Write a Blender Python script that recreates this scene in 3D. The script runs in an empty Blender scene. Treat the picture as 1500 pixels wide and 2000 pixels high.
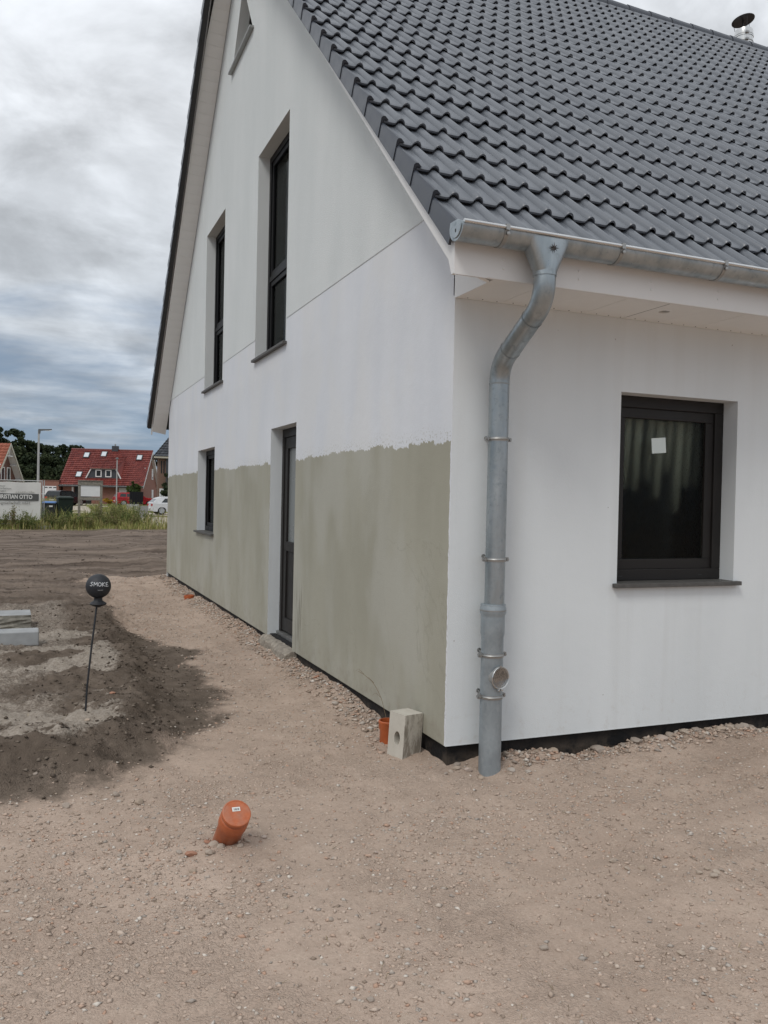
import bpy, bmesh, math, random
import numpy as np
from mathutils import Vector, Matrix
from mathutils.geometry import tessellate_polygon

scene = bpy.context.scene
COL = scene.collection
random.seed(7)
RNG = np.random.default_rng(11)
PI = math.pi

# ------------------------------------------------------------------ camera
YAW, PITCH, ROLL = 0.3893, -0.0138, 0.0212
EYE = Vector((-2.2443, -4.4359, 1.45))
fwd = Vector((math.sin(YAW) * math.cos(PITCH), math.cos(YAW) * math.cos(PITCH), math.sin(PITCH)))
rgt = Vector((math.cos(YAW), -math.sin(YAW), 0))
upv = rgt.cross(fwd)
r2 = rgt * math.cos(ROLL) + upv * math.sin(ROLL)
u2 = upv * math.cos(ROLL) - rgt * math.sin(ROLL)
cam_data = bpy.data.cameras.new('camera')
cam_data.sensor_fit = 'HORIZONTAL'
cam_data.sensor_width = 36.0
cam_data.lens = 36.0 * 1634.6 / 1500.0
cam_data.clip_start = 0.05
cam_data.clip_end = 3000
cam = bpy.data.objects.new('camera', cam_data)
COL.objects.link(cam)
cam.matrix_world = Matrix(((r2.x, u2.x, -fwd.x, EYE.x), (r2.y, u2.y, -fwd.y, EYE.y), (r2.z, u2.z, -fwd.z, EYE.z), (0, 0, 0, 1)))
scene.camera = cam

# ------------------------------------------------------------------ light
SUN_DIR = Vector((-0.62, -0.50, 0.95)).normalized()      # towards the sun
sun_el = math.asin(SUN_DIR.z)
sun_az = math.atan2(SUN_DIR.x, SUN_DIR.y)
sd = bpy.data.lights.new('sun', 'SUN')
sd.energy = 1.2
sd.angle = math.radians(18)
sd.color = (1.0, 0.96, 0.90)
so = bpy.data.objects.new('sun', sd)
COL.objects.link(so)
so.rotation_euler = SUN_DIR.to_track_quat('Z', 'Y').to_euler()
so.location = (-10, -12, 20)

scene.view_settings.view_transform = 'Standard'
scene.view_settings.look = 'None'
scene.view_settings.gamma = 1.0
scene.view_settings.exposure = 0.0
scene.view_settings.use_curve_mapping = False


class NT:
    """tiny helper for node trees"""
    def __init__(self, tree):
        self.t = tree
        self.n = tree.nodes
        self.l = tree.links

    def node(self, kind, **kw):
        nd = self.n.new(kind)
        for k, v in kw.items():
            setattr(nd, k, v)
        return nd

    def put(self, sock, val):
        if val is None:
            return
        if hasattr(val, 'is_linked') or isinstance(val, bpy.types.NodeSocket):
            self.l.new(val, sock)
        else:
            sock.default_value = val

    def math(self, op, a, b=None, c=None, clamp=False):
        nd = self.node('ShaderNodeMath', operation=op, use_clamp=clamp)
        self.put(nd.inputs[0], a)
        self.put(nd.inputs[1], b)
        if c is not None:
            self.put(nd.inputs[2], c)
        return nd.outputs[0]

    def mapr(self, v, a, b, c=0.0, d=1.0, smooth=False):
        nd = self.node('ShaderNodeMapRange')
        if smooth:
            nd.interpolation_type = 'SMOOTHSTEP'
        self.put(nd.inputs[0], v)
        for i, x in enumerate((a, b, c, d)):
            nd.inputs[i + 1].default_value = x
        return nd.outputs[0]

    def mix(self, f, a, b, mode='MIX'):
        nd = self.node('ShaderNodeMix', data_type='RGBA', blend_type=mode)
        self.put(nd.inputs[0], f)
        for s, v in ((nd.inputs[6], a), (nd.inputs[7], b)):
            if isinstance(v, (tuple, list)) and len(v) == 3:
                v = (*v, 1)
            self.put(s, v)
        return nd.outputs[2]

    def noise(self, vec, scale, detail=3.0, rough=0.55, dist=0.0):
        nd = self.node('ShaderNodeTexNoise')
        self.put(nd.inputs['Vector'], vec)
        nd.inputs['Scale'].default_value = scale
        nd.inputs['Detail'].default_value = detail
        nd.inputs['Roughness'].default_value = rough
        nd.inputs['Distortion'].default_value = dist
        return nd.outputs[0]

    def scale(self, vec, s):
        nd = self.node('ShaderNodeVectorMath', operation='MULTIPLY')
        self.put(nd.inputs[0], vec)
        nd.inputs[1].default_value = s
        return nd.outputs[0]

    def pos(self):
        return self.node('ShaderNodeNewGeometry').outputs['Position']

    def obj(self):
        return self.node('ShaderNodeTexCoord').outputs['Object']

    def sep(self, v):
        nd = self.node('ShaderNodeSeparateXYZ')
        self.put(nd.inputs[0], v)
        return nd.outputs

    def comb(self, x, y, z):
        nd = self.node('ShaderNodeCombineXYZ')
        for i, v in enumerate((x, y, z)):
            self.put(nd.inputs[i], v)
        return nd.outputs[0]

    def bump(self, h, strength=0.4, dist=0.01, normal=None):
        nd = self.node('ShaderNodeBump')
        nd.inputs['Strength'].default_value = strength
        nd.inputs['Distance'].default_value = dist
        self.put(nd.inputs['Height'], h)
        if normal is not None:
            self.put(nd.inputs['Normal'], normal)
        return nd.outputs[0]


# ------------------------------------------------------------------ sky
world = bpy.data.worlds.new('World')
scene.world = world
world.use_nodes = True
w = NT(world.node_tree)
w.n.clear()
sky = w.node('ShaderNodeTexSky', sky_type='NISHITA')
sky.sun_disc = False
sky.sun_elevation = sun_el
sky.sun_rotation = sun_az
sky.air_density = 1.2
sky.dust_density = 1.5
tc = w.node('ShaderNodeTexCoord').outputs['Generated']
sx, sy, sz = w.sep(tc)
zc = w.math('ADD', w.math('MAXIMUM', sz, 0.0), 0.10)
cv = w.comb(w.math('DIVIDE', sx, zc), w.math('DIVIDE', sy, zc), 0.0)
big = w.noise(w.scale(cv, (0.75, 0.75, 1)), 0.95, 6, 0.55, 0.5)
streak = w.noise(w.scale(cv, (0.7, 0.9, 1)), 1.5, 5, 0.55, 0.3)
puff = w.noise(w.scale(cv, (1.2, 1.2, 1)), 1.7, 6, 0.55, 0.35)
cn = w.math('ADD', w.math('MULTIPLY', big, 0.5), w.math('MULTIPLY', streak, 0.5))
cn = w.math('ADD', cn, w.mapr(sz, 0.03, 0.34, -0.09, 0.23))
cover = w.mapr(cn, 0.38, 0.64, 0.10, 1.0, True)
lum = w.mapr(sz, 0.0, 0.7, 5.8, 8.3)                    # an overcast sky is brighter overhead
lum = w.math('MULTIPLY', lum, w.mapr(puff, 0.32, 0.68, 0.80, 1.20, True))
lump = w.noise(w.scale(tc, (1.0, 1.0, 1.7)), 5.5, 6, 0.58, 0.4)
lum = w.math('MULTIPLY', lum, w.mapr(lump, 0.34, 0.66, 0.84, 1.15, True))
ccol = w.mix(w.mapr(sz, 0.02, 0.40), (0.86, 0.95, 1.05), (0.945, 0.985, 1.04))
vm = w.node('ShaderNodeVectorMath', operation='SCALE')
w.put(vm.inputs[0], ccol)
w.put(vm.inputs['Scale'], lum)
gaps = w.mix(0.75, w.scale(sky.outputs[0], (0.45, 0.55, 0.75)), (2.15, 3.0, 4.15))
mixed = w.mix(cover, gaps, vm.outputs[0])
bg = w.node('ShaderNodeBackground')
w.put(bg.inputs[0], mixed)
bg.inputs[1].default_value = 0.105
wo = w.node('ShaderNodeOutputWorld')
w.l.new(bg.outputs[0], wo.inputs[0])


# ------------------------------------------------------------------ materials
def new_mat(name):
    m = bpy.data.materials.new(name)
    m.use_nodes = True
    t = NT(m.node_tree)
    b = t.n['Principled BSDF']
    return m, t, b


def simple(name, col, rough=0.6, metal=0.0, var=0.15, nscale=6.0, bump=0.0, bscale=60.0, bdist=0.003, spec=0.5):
    m, t, b = new_mat(name)
    p = t.obj()
    n = t.noise(p, nscale, 4)
    lo = tuple(c * (1 - var) for c in col)
    hi = tuple(min(1, c * (1 + var)) for c in col)
    t.put(b.inputs['Base Color'], t.mix(t.mapr(n, 0.3, 0.7), lo, hi))
    t.put(b.inputs['Roughness'], t.mapr(n, 0.3, 0.7, max(0.02, rough - 0.07), min(1, rough + 0.07)))
    b.inputs['Metallic'].default_value = metal
    b.inputs['Specular IOR Level'].default_value = spec
    if bump:
        t.put(b.inputs['Normal'], t.bump(t.noise(p, bscale, 3), bump, bdist))
    return m


def attr_mat(name, cols, rough=0.7, trans=0.0):
    """colour picked per leaf / blade / stone from the mesh attribute 'tint'"""
    m, t, b = new_mat(name)
    a = t.node('ShaderNodeAttribute', attribute_name='tint')
    r = t.node('ShaderNodeValToRGB')
    el = r.color_ramp.elements
    while len(el) < len(cols):
        el.new(0.5)
    for i, c in enumerate(cols):
        el[i].position = i / (len(cols) - 1)
        el[i].color = (*c, 1)
    t.put(r.inputs[0], a.outputs['Fac'])
    t.put(b.inputs['Base Color'], r.outputs[0])
    b.inputs['Roughness'].default_value = rough
    b.inputs['Specular IOR Level'].default_value = 0.25
    if trans:
        tr = t.node('ShaderNodeBsdfTranslucent')
        t.put(tr.inputs[0], r.outputs[0])
        ms = t.node('ShaderNodeMixShader')
        ms.inputs[0].default_value = trans
        t.l.new(b.outputs[0], ms.inputs[1])
        t.l.new(tr.outputs[0], ms.inputs[2])
        t.l.new(ms.outputs[0], t.n['Material Output'].inputs[0])
    return m


MAT = {}

# smooth plaster of the lower gable: white with the grey-green primer coat rolled on below
m, t, b = new_mat('primed_plaster')
p = t.pos()
px, py, pz = t.sep(p)
blot = t.noise(t.scale(p, (1, 1.0, 0.6)), 1.5, 4, 0.5, 0.15)
strk = t.noise(t.scale(p, (1, 1.5, 0.55)), 1.5, 3, 0.5, 0.2)
roll = t.noise(t.scale(p, (1, 1.3, 0.5)), 1.5, 3, 0.5, 0.15)
fine = t.noise(p, 140, 2)
white = t.mix(t.mapr(strk, 0.32, 0.68), (0.665, 0.69, 0.73), (0.725, 0.745, 0.78))
white = t.mix(t.mapr(blot, 0.42, 0.62, 0, 0.55, True), white, (0.72, 0.725, 0.725))
grey_band = t.math('MULTIPLY', t.mapr(pz, 2.86, 2.74, 0, 1, True), t.mapr(pz, 2.2, 2.7, 0, 0.5))  # slightly greyer band high on the white plaster
white = t.mix(t.math('MULTIPLY', grey_band, 0.35), white, (0.63, 0.645, 0.67))
green = t.mix(t.mapr(roll, 0.36, 0.64, 0, 1, True), (0.345, 0.334, 0.272), (0.382, 0.371, 0.306))
green = t.mix(t.mapr(blot, 0.46, 0.66, 0, 0.55, True), green, (0.445, 0.44, 0.392))
green = t.mix(t.mapr(strk, 0.55, 0.75, 0, 0.4, True), green, (0.43, 0.425, 0.37))
cell = t.node('ShaderNodeTexWhiteNoise', noise_dimensions='1D')
t.put(cell.inputs['W'], t.math('FLOOR', t.math('MULTIPLY', t.math('ADD', py, t.math('MULTIPLY', t.noise(t.comb(0, py, 0), 1.3, 1), 0.6)), 4.2)))
cell2 = t.node('ShaderNodeTexWhiteNoise', noise_dimensions='1D')
t.put(cell2.inputs['W'], t.math('FLOOR', t.math('MULTIPLY', py, 9.0)))
edge = t.math('ADD', 1.765, t.math('MULTIPLY', cell.outputs[0], 0.030))
edge = t.math('ADD', edge, t.math('MULTIPLY', cell2.outputs[0], 0.014))
edge = t.math('ADD', edge, t.math('MULTIPLY', t.noise(t.scale(p, (1, 1, 0.5)), 26, 4, 0.7), 0.075))
edge = t.math('ADD', edge, t.math('MULTIPLY', t.math('SUBTRACT', t.noise(t.comb(0, py, 0), 0.7, 1), 0.5), 0.12))
scum = t.math('MULTIPLY', t.mapr(t.noise(p, 55, 3, 0.7), 0.56, 0.62), t.mapr(t.math('SUBTRACT', pz, edge), 0.0, 0.12, 0.85, 0.0))
gmask = t.math('MAXIMUM', t.math('LESS_THAN', pz, edge), scum)
gmask = t.math('MULTIPLY', gmask, t.math('GREATER_THAN', t.math('ADD', py, t.math('MULTIPLY', t.noise(p, 14, 2), 0.03)), 0.03))
# thin drips of white paint
drip = t.math('MULTIPLY', t.mapr(t.noise(t.scale(p, (1, 30, 1.2)), 2.0, 1), 0.76, 0.78), t.mapr(t.noise(t.scale(p, (1, 4, 1)), 1.5, 1), 0.58, 0.64))
gmask = t.math('MULTIPLY', gmask, t.math('SUBTRACT', 1.0, t.math('MULTIPLY', drip, 0.7)))
col = t.mix(gmask, white, green)
# dirt splashed up just above the plinth and the smeared strip next to the door
spl = t.math('MULTIPLY', t.mapr(pz, 0.02, 0.28, 1, 0, True), t.mapr(t.noise(p, 9, 4, 0.65), 0.45, 0.7))
col = t.mix(t.math('MULTIPLY', spl, 0.45), col, (0.27, 0.235, 0.19))
sm = t.math('MULTIPLY', t.math('MULTIPLY', t.math('GREATER_THAN', py, 2.98), t.math('LESS_THAN', py, 3.24)), t.mapr(pz, 0.55, 0.75, 1, 0))
sm = t.math('MULTIPLY', sm, t.mapr(t.noise(t.scale(p, (1, 26, 0.8)), 2.0, 3), 0.52, 0.6))
col = t.mix(t.math('MULTIPLY', sm, 0.7), col, (0.17, 0.165, 0.13))
crack = t.noise(t.scale(p, (1, 0.5, 0.6)), 1.1, 6, 0.6, 0.6)
cl = t.mapr(t.math('ABSOLUTE', t.math('SUBTRACT', crack, 0.5)), 0.0, 0.004, 0.35, 0.0)
col = t.mix(t.math('MULTIPLY', cl, t.math('LESS_THAN', pz, 1.2)), col, (0.28, 0.27, 0.22))
t.put(b.inputs['Base Color'], col)
b.inputs['Roughness'].default_value = 0.85
b.inputs['Specular IOR Level'].default_value = 0.25
t.put(b.inputs['Normal'], t.bump(t.math('ADD', t.math('ADD', fine, t.math('MULTIPLY', gmask, 0.6)), t.math('MULTIPLY', t.noise(t.scale(p, (1, 1, 1)), 6, 4, 0.6), 3.0)), 0.30, 0.004))
MAT['primed'] = m

# scratch plaster, rough grain, slightly warm white
m, t, b = new_mat('scratch_plaster')
p = t.pos()
g = t.noise(p, 190, 3, 0.65)
vor = t.node('ShaderNodeTexVoronoi')
t.put(vor.inputs['Vector'], p)
vor.inputs['Scale'].default_value = 190
bl = t.noise(t.scale(p, (1, 1.4, 0.5)), 1.2, 4)
c = t.mix(t.mapr(bl, 0.35, 0.65), (0.695, 0.73, 0.73), (0.755, 0.785, 0.785))
c = t.mix(t.mapr(g, 0.35, 0.65, 0.25, 0), c, (0.58, 0.59, 0.585))
t.put(b.inputs['Base Color'], c)
b.inputs['Roughness'].default_value = 0.92
b.inputs['Specular IOR Level'].default_value = 0.15
t.put(b.inputs['Normal'], t.bump(t.math('ADD', g, vor.outputs[0]), 0.6, 0.004))
MAT['scratch'] = m

# white painted wall under the eave
m, t, b = new_mat('white_plaster')
p = t.pos()
bl = t.noise(t.scale(p, (1.0, 1, 0.3)), 1.3, 4, 0.5, 0.3)
st = t.noise(t.scale(p, (5, 1, 0.25)), 1.4, 3)
c = t.mix(t.mapr(bl, 0.35, 0.65), (0.67, 0.705, 0.72), (0.73, 0.765, 0.78))
c = t.mix(t.mapr(st, 0.5, 0.72, 0, 0.6), c, (0.655, 0.68, 0.685))
spz = t.sep(p)[2]
spl = t.math('MULTIPLY', t.mapr(spz, 0.0, 0.45, 1, 0, True), t.mapr(t.noise(p, 16, 4, 0.7), 0.55, 0.72))
c = t.mix(t.math('MULTIPLY', spl, 0.3), c, (0.50, 0.46, 0.41))
spk = t.mapr(t.noise(t.scale(p, (1, 1, 0.6)), 34, 1), 0.80, 0.83)
c = t.mix(t.math('MULTIPLY', spk, 0.8), c, (0.22, 0.19, 0.16))
t.put(b.inputs['Base Color'], c)
b.inputs['Roughness'].default_value = 0.85
b.inputs['Specular IOR Level'].default_value = 0.25
t.put(b.inputs['Normal'], t.bump(t.math('ADD', t.noise(p, 150, 3), t.math('MULTIPLY', t.noise(p, 5, 4, 0.6), 2.5)), 0.32, 0.004))
MAT['white_wall'] = m

# roof tile: dark concrete with a satin coat
m, t, b = new_mat('concrete_roof_tile')
p = t.pos()
oi = t.node('ShaderNodeObjectInfo').outputs['Random']
n = t.noise(p, 3.2, 4)
f = t.noise(p, 160, 2)
c = t.mix(t.mapr(n, 0.3, 0.7), (0.098, 0.110, 0.130), (0.128, 0.141, 0.162))
tx_, ty_, tz_ = t.sep(p)
wn_ = t.node('ShaderNodeTexWhiteNoise', noise_dimensions='2D')
t.put(wn_.inputs['Vector'], t.comb(t.math('FLOOR', t.math('DIVIDE', t.math('ADD', tx_, 0.28), 0.30)), t.math('FLOOR', t.math('DIVIDE', t.math('ADD', ty_, 0.532), 0.2605)), 0))
c = t.mix(t.mapr(wn_.outputs[0], 0, 1, 0.0, 0.35), c, (0.175, 0.188, 0.208))
c = t.mix(t.mapr(t.noise(p, 26, 4, 0.7), 0.62, 0.74, 0, 0.28), c, (0.22, 0.228, 0.235))
t.put(b.inputs['Base Color'], c)
t.put(b.inputs['Roughness'], t.mapr(f, 0.3, 0.7, 0.27, 0.42))
b.inputs['Specular IOR Level'].default_value = 0.75
t.put(b.inputs['Normal'], t.bump(f, 0.15, 0.002))
MAT['tile'] = m
MAT['verge'] = simple('verge_tile_coat', (0.040, 0.047, 0.062), 0.36, var=0.22, nscale=9, bump=0.1, bscale=120)

MAT['white_board'] = simple('white_coated_board', (0.74, 0.735, 0.725), 0.45, var=0.03, nscale=3)
MAT['soffit'] = simple('soffit_board_paint', (0.82, 0.82, 0.80), 0.6, var=0.03, nscale=4)
MAT['anthracite'] = simple('anthracite_frame', (0.019, 0.0170, 0.0160), 0.5, var=0.10, nscale=5, spec=0.3)
MAT['black_frame'] = simple('black_frame', (0.006, 0.006, 0.007), 0.5, var=0.10, spec=0.25)
MAT['sill'] = simple('grey_sill_stone', (0.085, 0.082, 0.077), 0.6, var=0.2, nscale=22, bump=0.15, bscale=140)
m, t, b = new_mat('black_bitumen')
p = t.pos()
n = t.noise(p, 7, 5, 0.65)
zz_ = t.sep(p)[2]
dirt = t.math('MULTIPLY', t.mapr(t.math('ADD', zz_, t.math('MULTIPLY', n, 0.10)), -0.09, 0.02, 1.0, 0.12), t.mapr(n, 0.45, 0.68))
t.put(b.inputs['Base Color'], t.mix(t.math('MULTIPLY', dirt, 0.85), (0.011, 0.011, 0.012), (0.16, 0.125, 0.095)))
b.inputs['Roughness'].default_value = 0.7
b.inputs['Specular IOR Level'].default_value = 0.25
t.put(b.inputs['Normal'], t.bump(t.noise(p, 22, 4), 0.6, 0.012))
MAT['bitumen'] = m
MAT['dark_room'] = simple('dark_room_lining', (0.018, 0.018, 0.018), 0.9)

# zinc
m, t, b = new_mat('zinc_sheet')
p = t.pos()
n = t.noise(t.scale(p, (6, 6, 1.2)), 1.8, 4, 0.6)
sp = t.noise(p, 24, 4, 0.65)
c = t.mix(t.mapr(n, 0.3, 0.7), (0.29, 0.33, 0.35), (0.46, 0.495, 0.51))
c = t.mix(t.mapr(sp, 0.55, 0.7, 0, 0.5), c, (0.22, 0.26, 0.285))
t.put(b.inputs['Base Color'], c)
b.inputs['Metallic'].default_value = 0.9
t.put(b.inputs['Roughness'], t.mapr(sp, 0.3, 0.7, 0.27, 0.50))
t.put(b.inputs['Normal'], t.bump(t.noise(p, 9, 2), 0.10, 0.01))
MAT['zinc'] = m
m, t, b = new_mat('galvanised_pipe')
p = t.pos()
vor = t.node('ShaderNodeTexVoronoi')
t.put(vor.inputs['Vector'], t.scale(p, (1, 1, 0.7)))
vor.inputs['Scale'].default_value = 55
n = t.noise(p, 6, 4, 0.6)
c = t.mix(t.mapr(n, 0.3, 0.7), (0.25, 0.295, 0.325), (0.37, 0.42, 0.45))
c = t.mix(0.25, c, t.mix(vor.outputs['Color'], (0.30, 0.33, 0.35), (0.50, 0.53, 0.55)))
t.put(b.inputs['Base Color'], c)
b.inputs['Metallic'].default_value = 0.55
t.put(b.inputs['Roughness'], t.mapr(n, 0.3, 0.7, 0.48, 0.62))
MAT['galv'] = m
MAT['steel'] = simple('bright_steel', (0.62, 0.62, 0.61), 0.25, 1.0, 0.06)
MAT['dull_steel'] = simple('dull_steel', (0.36, 0.36, 0.35), 0.45, 0.9, 0.1)
MAT['dark_metal'] = simple('dark_metal', (0.06, 0.055, 0.055), 0.4, 0.6, 0.2)


def glass_mat(name, tint, rough, bumpy=0.0, refl=1.0, trans_col=(1, 1, 1), fixed=None):
    m, t, b = new_mat(name)
    tr = t.node('ShaderNodeBsdfTransparent')
    tr.inputs[0].default_value = (*trans_col, 1)
    gl = t.node('ShaderNodeBsdfGlossy')
    gl.inputs['Roughness'].default_value = rough
    gl.inputs['Color'].default_value = (*tint, 1)
    fr = t.node('ShaderNodeFresnel')
    fr.inputs[0].default_value = 1.5
    if bumpy:
        bm = t.bump(t.noise(t.scale(t.pos(), (1, 1, 0.6)), 90, 3, 0.6), bumpy, 0.004)
        t.put(gl.inputs['Normal'], bm)
        t.put(fr.inputs['Normal'], bm)
    ms = t.node('ShaderNodeMixShader')
    t.put(ms.inputs[0], fixed if fixed is not None else t.math('MULTIPLY', fr.outputs[0], refl))
    t.l.new(tr.outputs[0], ms.inputs[1])
    t.l.new(gl.outputs[0], ms.inputs[2])
    t.l.new(ms.outputs[0], t.n['Material Output'].inputs[0])
    return m


MAT['glass'] = glass_mat('clear_glass', (1, 1, 1), 0.02, refl=0.16, trans_col=(0.55, 0.58, 0.57))
m, t, b = new_mat('patterned_glass')
rf_ = t.node('ShaderNodeBsdfRefraction')
rf_.inputs['Color'].default_value = (0.90, 0.94, 0.92, 1)
rf_.inputs['Roughness'].default_value = 0.42
rf_.inputs['IOR'].default_value = 1.35
gs_ = t.node('ShaderNodeBsdfGlossy')
gs_.inputs['Roughness'].default_value = 0.12
bp_ = t.bump(t.noise(t.scale(t.pos(), (1, 1, 0.6)), 95, 3, 0.6), 0.5, 0.003)
t.put(rf_.inputs['Normal'], bp_)
t.put(gs_.inputs['Normal'], bp_)
ms_ = t.node('ShaderNodeMixShader')
ms_.inputs[0].default_value = 0.010
t.l.new(rf_.outputs[0], ms_.inputs[1])
t.l.new(gs_.outputs[0], ms_.inputs[2])
t.l.new(ms_.outputs[0], t.n['Material Output'].inputs[0])
MAT['pattern_glass'] = m
MAT['frost'] = simple('frosted_door_glass', (0.19, 0.205, 0.205), 0.28, var=0.06, nscale=2)
m, t, b = new_mat('light_streak_plastic')
p = t.pos()
n = t.noise(p, 110, 3, 0.7)
t.put(b.inputs['Base Color'], t.mix(t.mapr(n, 0.4, 0.65), (0.50, 0.47, 0.38), (0.84, 0.79, 0.66)))
b.inputs['Roughness'].default_value = 0.4
t.put(b.inputs['Normal'], t.bump(n, 0.6, 0.006))
MAT['light_streak'] = m
MAT['paper'] = simple('white_paper', (0.70, 0.78, 0.76), 0.6, var=0.03)
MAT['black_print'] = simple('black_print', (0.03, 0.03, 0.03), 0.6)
MAT['orange_pvc'] = simple('orange_drain_plastic', (0.43, 0.105, 0.032), 0.42, var=0.14, nscale=11, bump=0.05, bscale=40)
m, t, b = new_mat('orange_drain_plastic_dusty')
p = t.pos()
n = t.noise(p, 14, 4, 0.65)
n2 = t.noise(p, 45, 3, 0.6)
c = t.mix(t.mapr(n2, 0.3, 0.7), (0.40, 0.10, 0.034), (0.48, 0.13, 0.045))
nz = t.sep(t.node('ShaderNodeNewGeometry').outputs['Normal'])[2]
pzz = t.sep(p)[2]
dust = t.math('MAXIMUM', t.math('MULTIPLY', t.mapr(nz, 0.3, 0.9), t.mapr(n, 0.38, 0.62, 0.0, 0.75)), t.math('MULTIPLY', t.mapr(pzz, -0.14, -0.05, 1, 0), t.mapr(n, 0.3, 0.6)))
t.put(b.inputs['Base Color'], t.mix(t.math('MULTIPLY', dust, 0.6), c, (0.36, 0.27, 0.21)))
b.inputs['Roughness'].default_value = 0.5
MAT['orange_dusty'] = m
m, t, b = new_mat('sand_lime_block')
p = t.obj()
n = t.noise(p, 9, 5, 0.6)
c = t.mix(t.mapr(n, 0.3, 0.7), (0.47, 0.44, 0.38), (0.56, 0.53, 0.47))
ox = t.sep(p)[0]
sc = t.math('MULTIPLY', t.mapr(ox, 0.066, 0.0695), t.mapr(t.noise(t.scale(p, (1, 8, 3)), 3.0, 4, 0.65), 0.44, 0.60))
c = t.mix(t.math('MULTIPLY', sc, 0.75), c, (0.20, 0.17, 0.135))
t.put(b.inputs['Base Color'], c)
b.inputs['Roughness'].default_value = 0.95
b.inputs['Specular IOR Level'].default_value = 0.1
t.put(b.inputs['Normal'], t.bump(t.noise(p, 180, 3), 0.3, 0.002))
MAT['lime'] = m
MAT['mortar'] = simple('rough_mortar', (0.30, 0.265, 0.22), 0.95, var=0.3, nscale=18, bump=0.9, bscale=45, bdist=0.02)
MAT['concrete_kerb'] = simple('cut_concrete', (0.34, 0.35, 0.355), 0.9, var=0.16, nscale=7, bump=0.3, bscale=90)
MAT['mossy_stone'] = simple('weathered_stone', (0.26, 0.245, 0.21), 0.95, var=0.5, nscale=9, bump=0.6, bscale=40, bdist=0.012)
MAT['ball_black'] = simple('black_painted_ball', (0.017, 0.019, 0.024), 0.55, var=0.3, nscale=14, bump=0.15, bscale=50)
MAT['chalk'] = simple('white_chalk', (0.72, 0.74, 0.76), 0.9)
MAT['stone'] = attr_mat('rubble_stone', [(0.34, 0.27, 0.21), (0.40, 0.325, 0.26), (0.36, 0.31, 0.265), (0.46, 0.41, 0.36), (0.40, 0.20, 0.13), (0.27, 0.23, 0.20), (0.42, 0.35, 0.285)], 0.9)
MAT['gravel'] = attr_mat('gravel', [(0.27, 0.21, 0.165), (0.40, 0.312, 0.25), (0.46, 0.365, 0.295), (0.51, 0.41, 0.335), (0.45, 0.29, 0.21), (0.54, 0.455, 0.38), (0.33, 0.29, 0.255), (0.66, 0.60, 0.53)], 0.95)
MAT['crumb'] = attr_mat('sand_crumb', [(0.38, 0.293, 0.232), (0.45, 0.35, 0.278), (0.50, 0.393, 0.316), (0.54, 0.43, 0.35), (0.45, 0.325, 0.25)], 0.97)
MAT['clod'] = attr_mat('soil_clods', [(0.062, 0.048, 0.038), (0.092, 0.072, 0.056), (0.13, 0.104, 0.082), (0.22, 0.18, 0.145)], 0.97)
MAT['straw'] = attr_mat('dry_straw', [(0.10, 0.07, 0.05), (0.30, 0.24, 0.15), (0.42, 0.35, 0.23)], 0.8)
MAT['grass'] = attr_mat('grass_blades', [(0.14, 0.175, 0.05), (0.21, 0.245, 0.07), (0.31, 0.325, 0.105), (0.40, 0.37, 0.14), (0.45, 0.36, 0.18), (0.24, 0.165, 0.10)], 0.7, 0.25)
MAT['weed'] = attr_mat('weed_leaves', [(0.06, 0.095, 0.03), (0.10, 0.14, 0.042), (0.165, 0.19, 0.065), (0.23, 0.215, 0.09), (0.19, 0.13, 0.08)], 0.7, 0.2)
MAT['conifer'] = attr_mat('dark_evergreen_leaves', [(0.015, 0.025, 0.013), (0.028, 0.042, 0.019), (0.044, 0.060, 0.026), (0.065, 0.080, 0.036)], 0.8, 0.1)
MAT['shrub'] = attr_mat('shrub_leaves', [(0.035, 0.065, 0.018), (0.065, 0.105, 0.028), (0.11, 0.155, 0.045)], 0.7, 0.25)
MAT['flower'] = attr_mat('yellow_flowers', [(0.08, 0.12, 0.03), (0.45, 0.26, 0.02), (0.60, 0.38, 0.03)], 0.7)
MAT['bark'] = simple('bark', (0.085, 0.065, 0.05), 0.95, var=0.35, nscale=10)
MAT['old_wood'] = simple('weathered_wood', (0.235, 0.215, 0.18), 0.9, var=0.3, nscale=12)
MAT['banner'] = simple('white_banner_cloth', (0.66, 0.655, 0.62), 0.8, var=0.06, nscale=2)
MAT['banner_band'] = simple('dark_banner_print', (0.085, 0.088, 0.085), 0.8, var=0.15)
MAT['grey_print'] = simple('grey_print', (0.24, 0.24, 0.23), 0.8)
MAT['white_print'] = simple('white_print', (0.72, 0.72, 0.69), 0.8, var=0.03)
MAT['bin_green'] = simple('dark_green_bin', (0.014, 0.024, 0.018), 0.6, spec=0.25)
MAT['bin_grey'] = simple('dark_grey_bin', (0.035, 0.038, 0.04), 0.5)
MAT['bin_blue'] = simple('blue_bin_lid', (0.055, 0.15, 0.36), 0.45)
MAT['galv_pole'] = simple('grey_lamp_pole', (0.42, 0.42, 0.41), 0.5, 0.3, 0.06)
MAT['lamp_head'] = simple('dark_lamp_head', (0.12, 0.125, 0.13), 0.5)
MAT['panel_black'] = simple('black_panel', (0.010, 0.011, 0.013), 0.6, var=0.2, spec=0.2)
MAT['rubber'] = simple('tyre_rubber', (0.018, 0.018, 0.019), 0.8)
MAT['alloy'] = simple('alloy_rim', (0.55, 0.56, 0.57), 0.35, 0.7, 0.05)
MAT['car_glass'] = simple('car_glass', (0.025, 0.03, 0.033), 0.08, var=0.05)
MAT['red_paint'] = simple('red_car_paint', (0.36, 0.016, 0.022), 0.25, var=0.05)
MAT['white_paint'] = simple('silver_white_car_paint', (0.60, 0.61, 0.625), 0.28, var=0.04)
MAT['black_paint'] = simple('black_car_paint', (0.014, 0.014, 0.016), 0.2, var=0.1)
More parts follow.
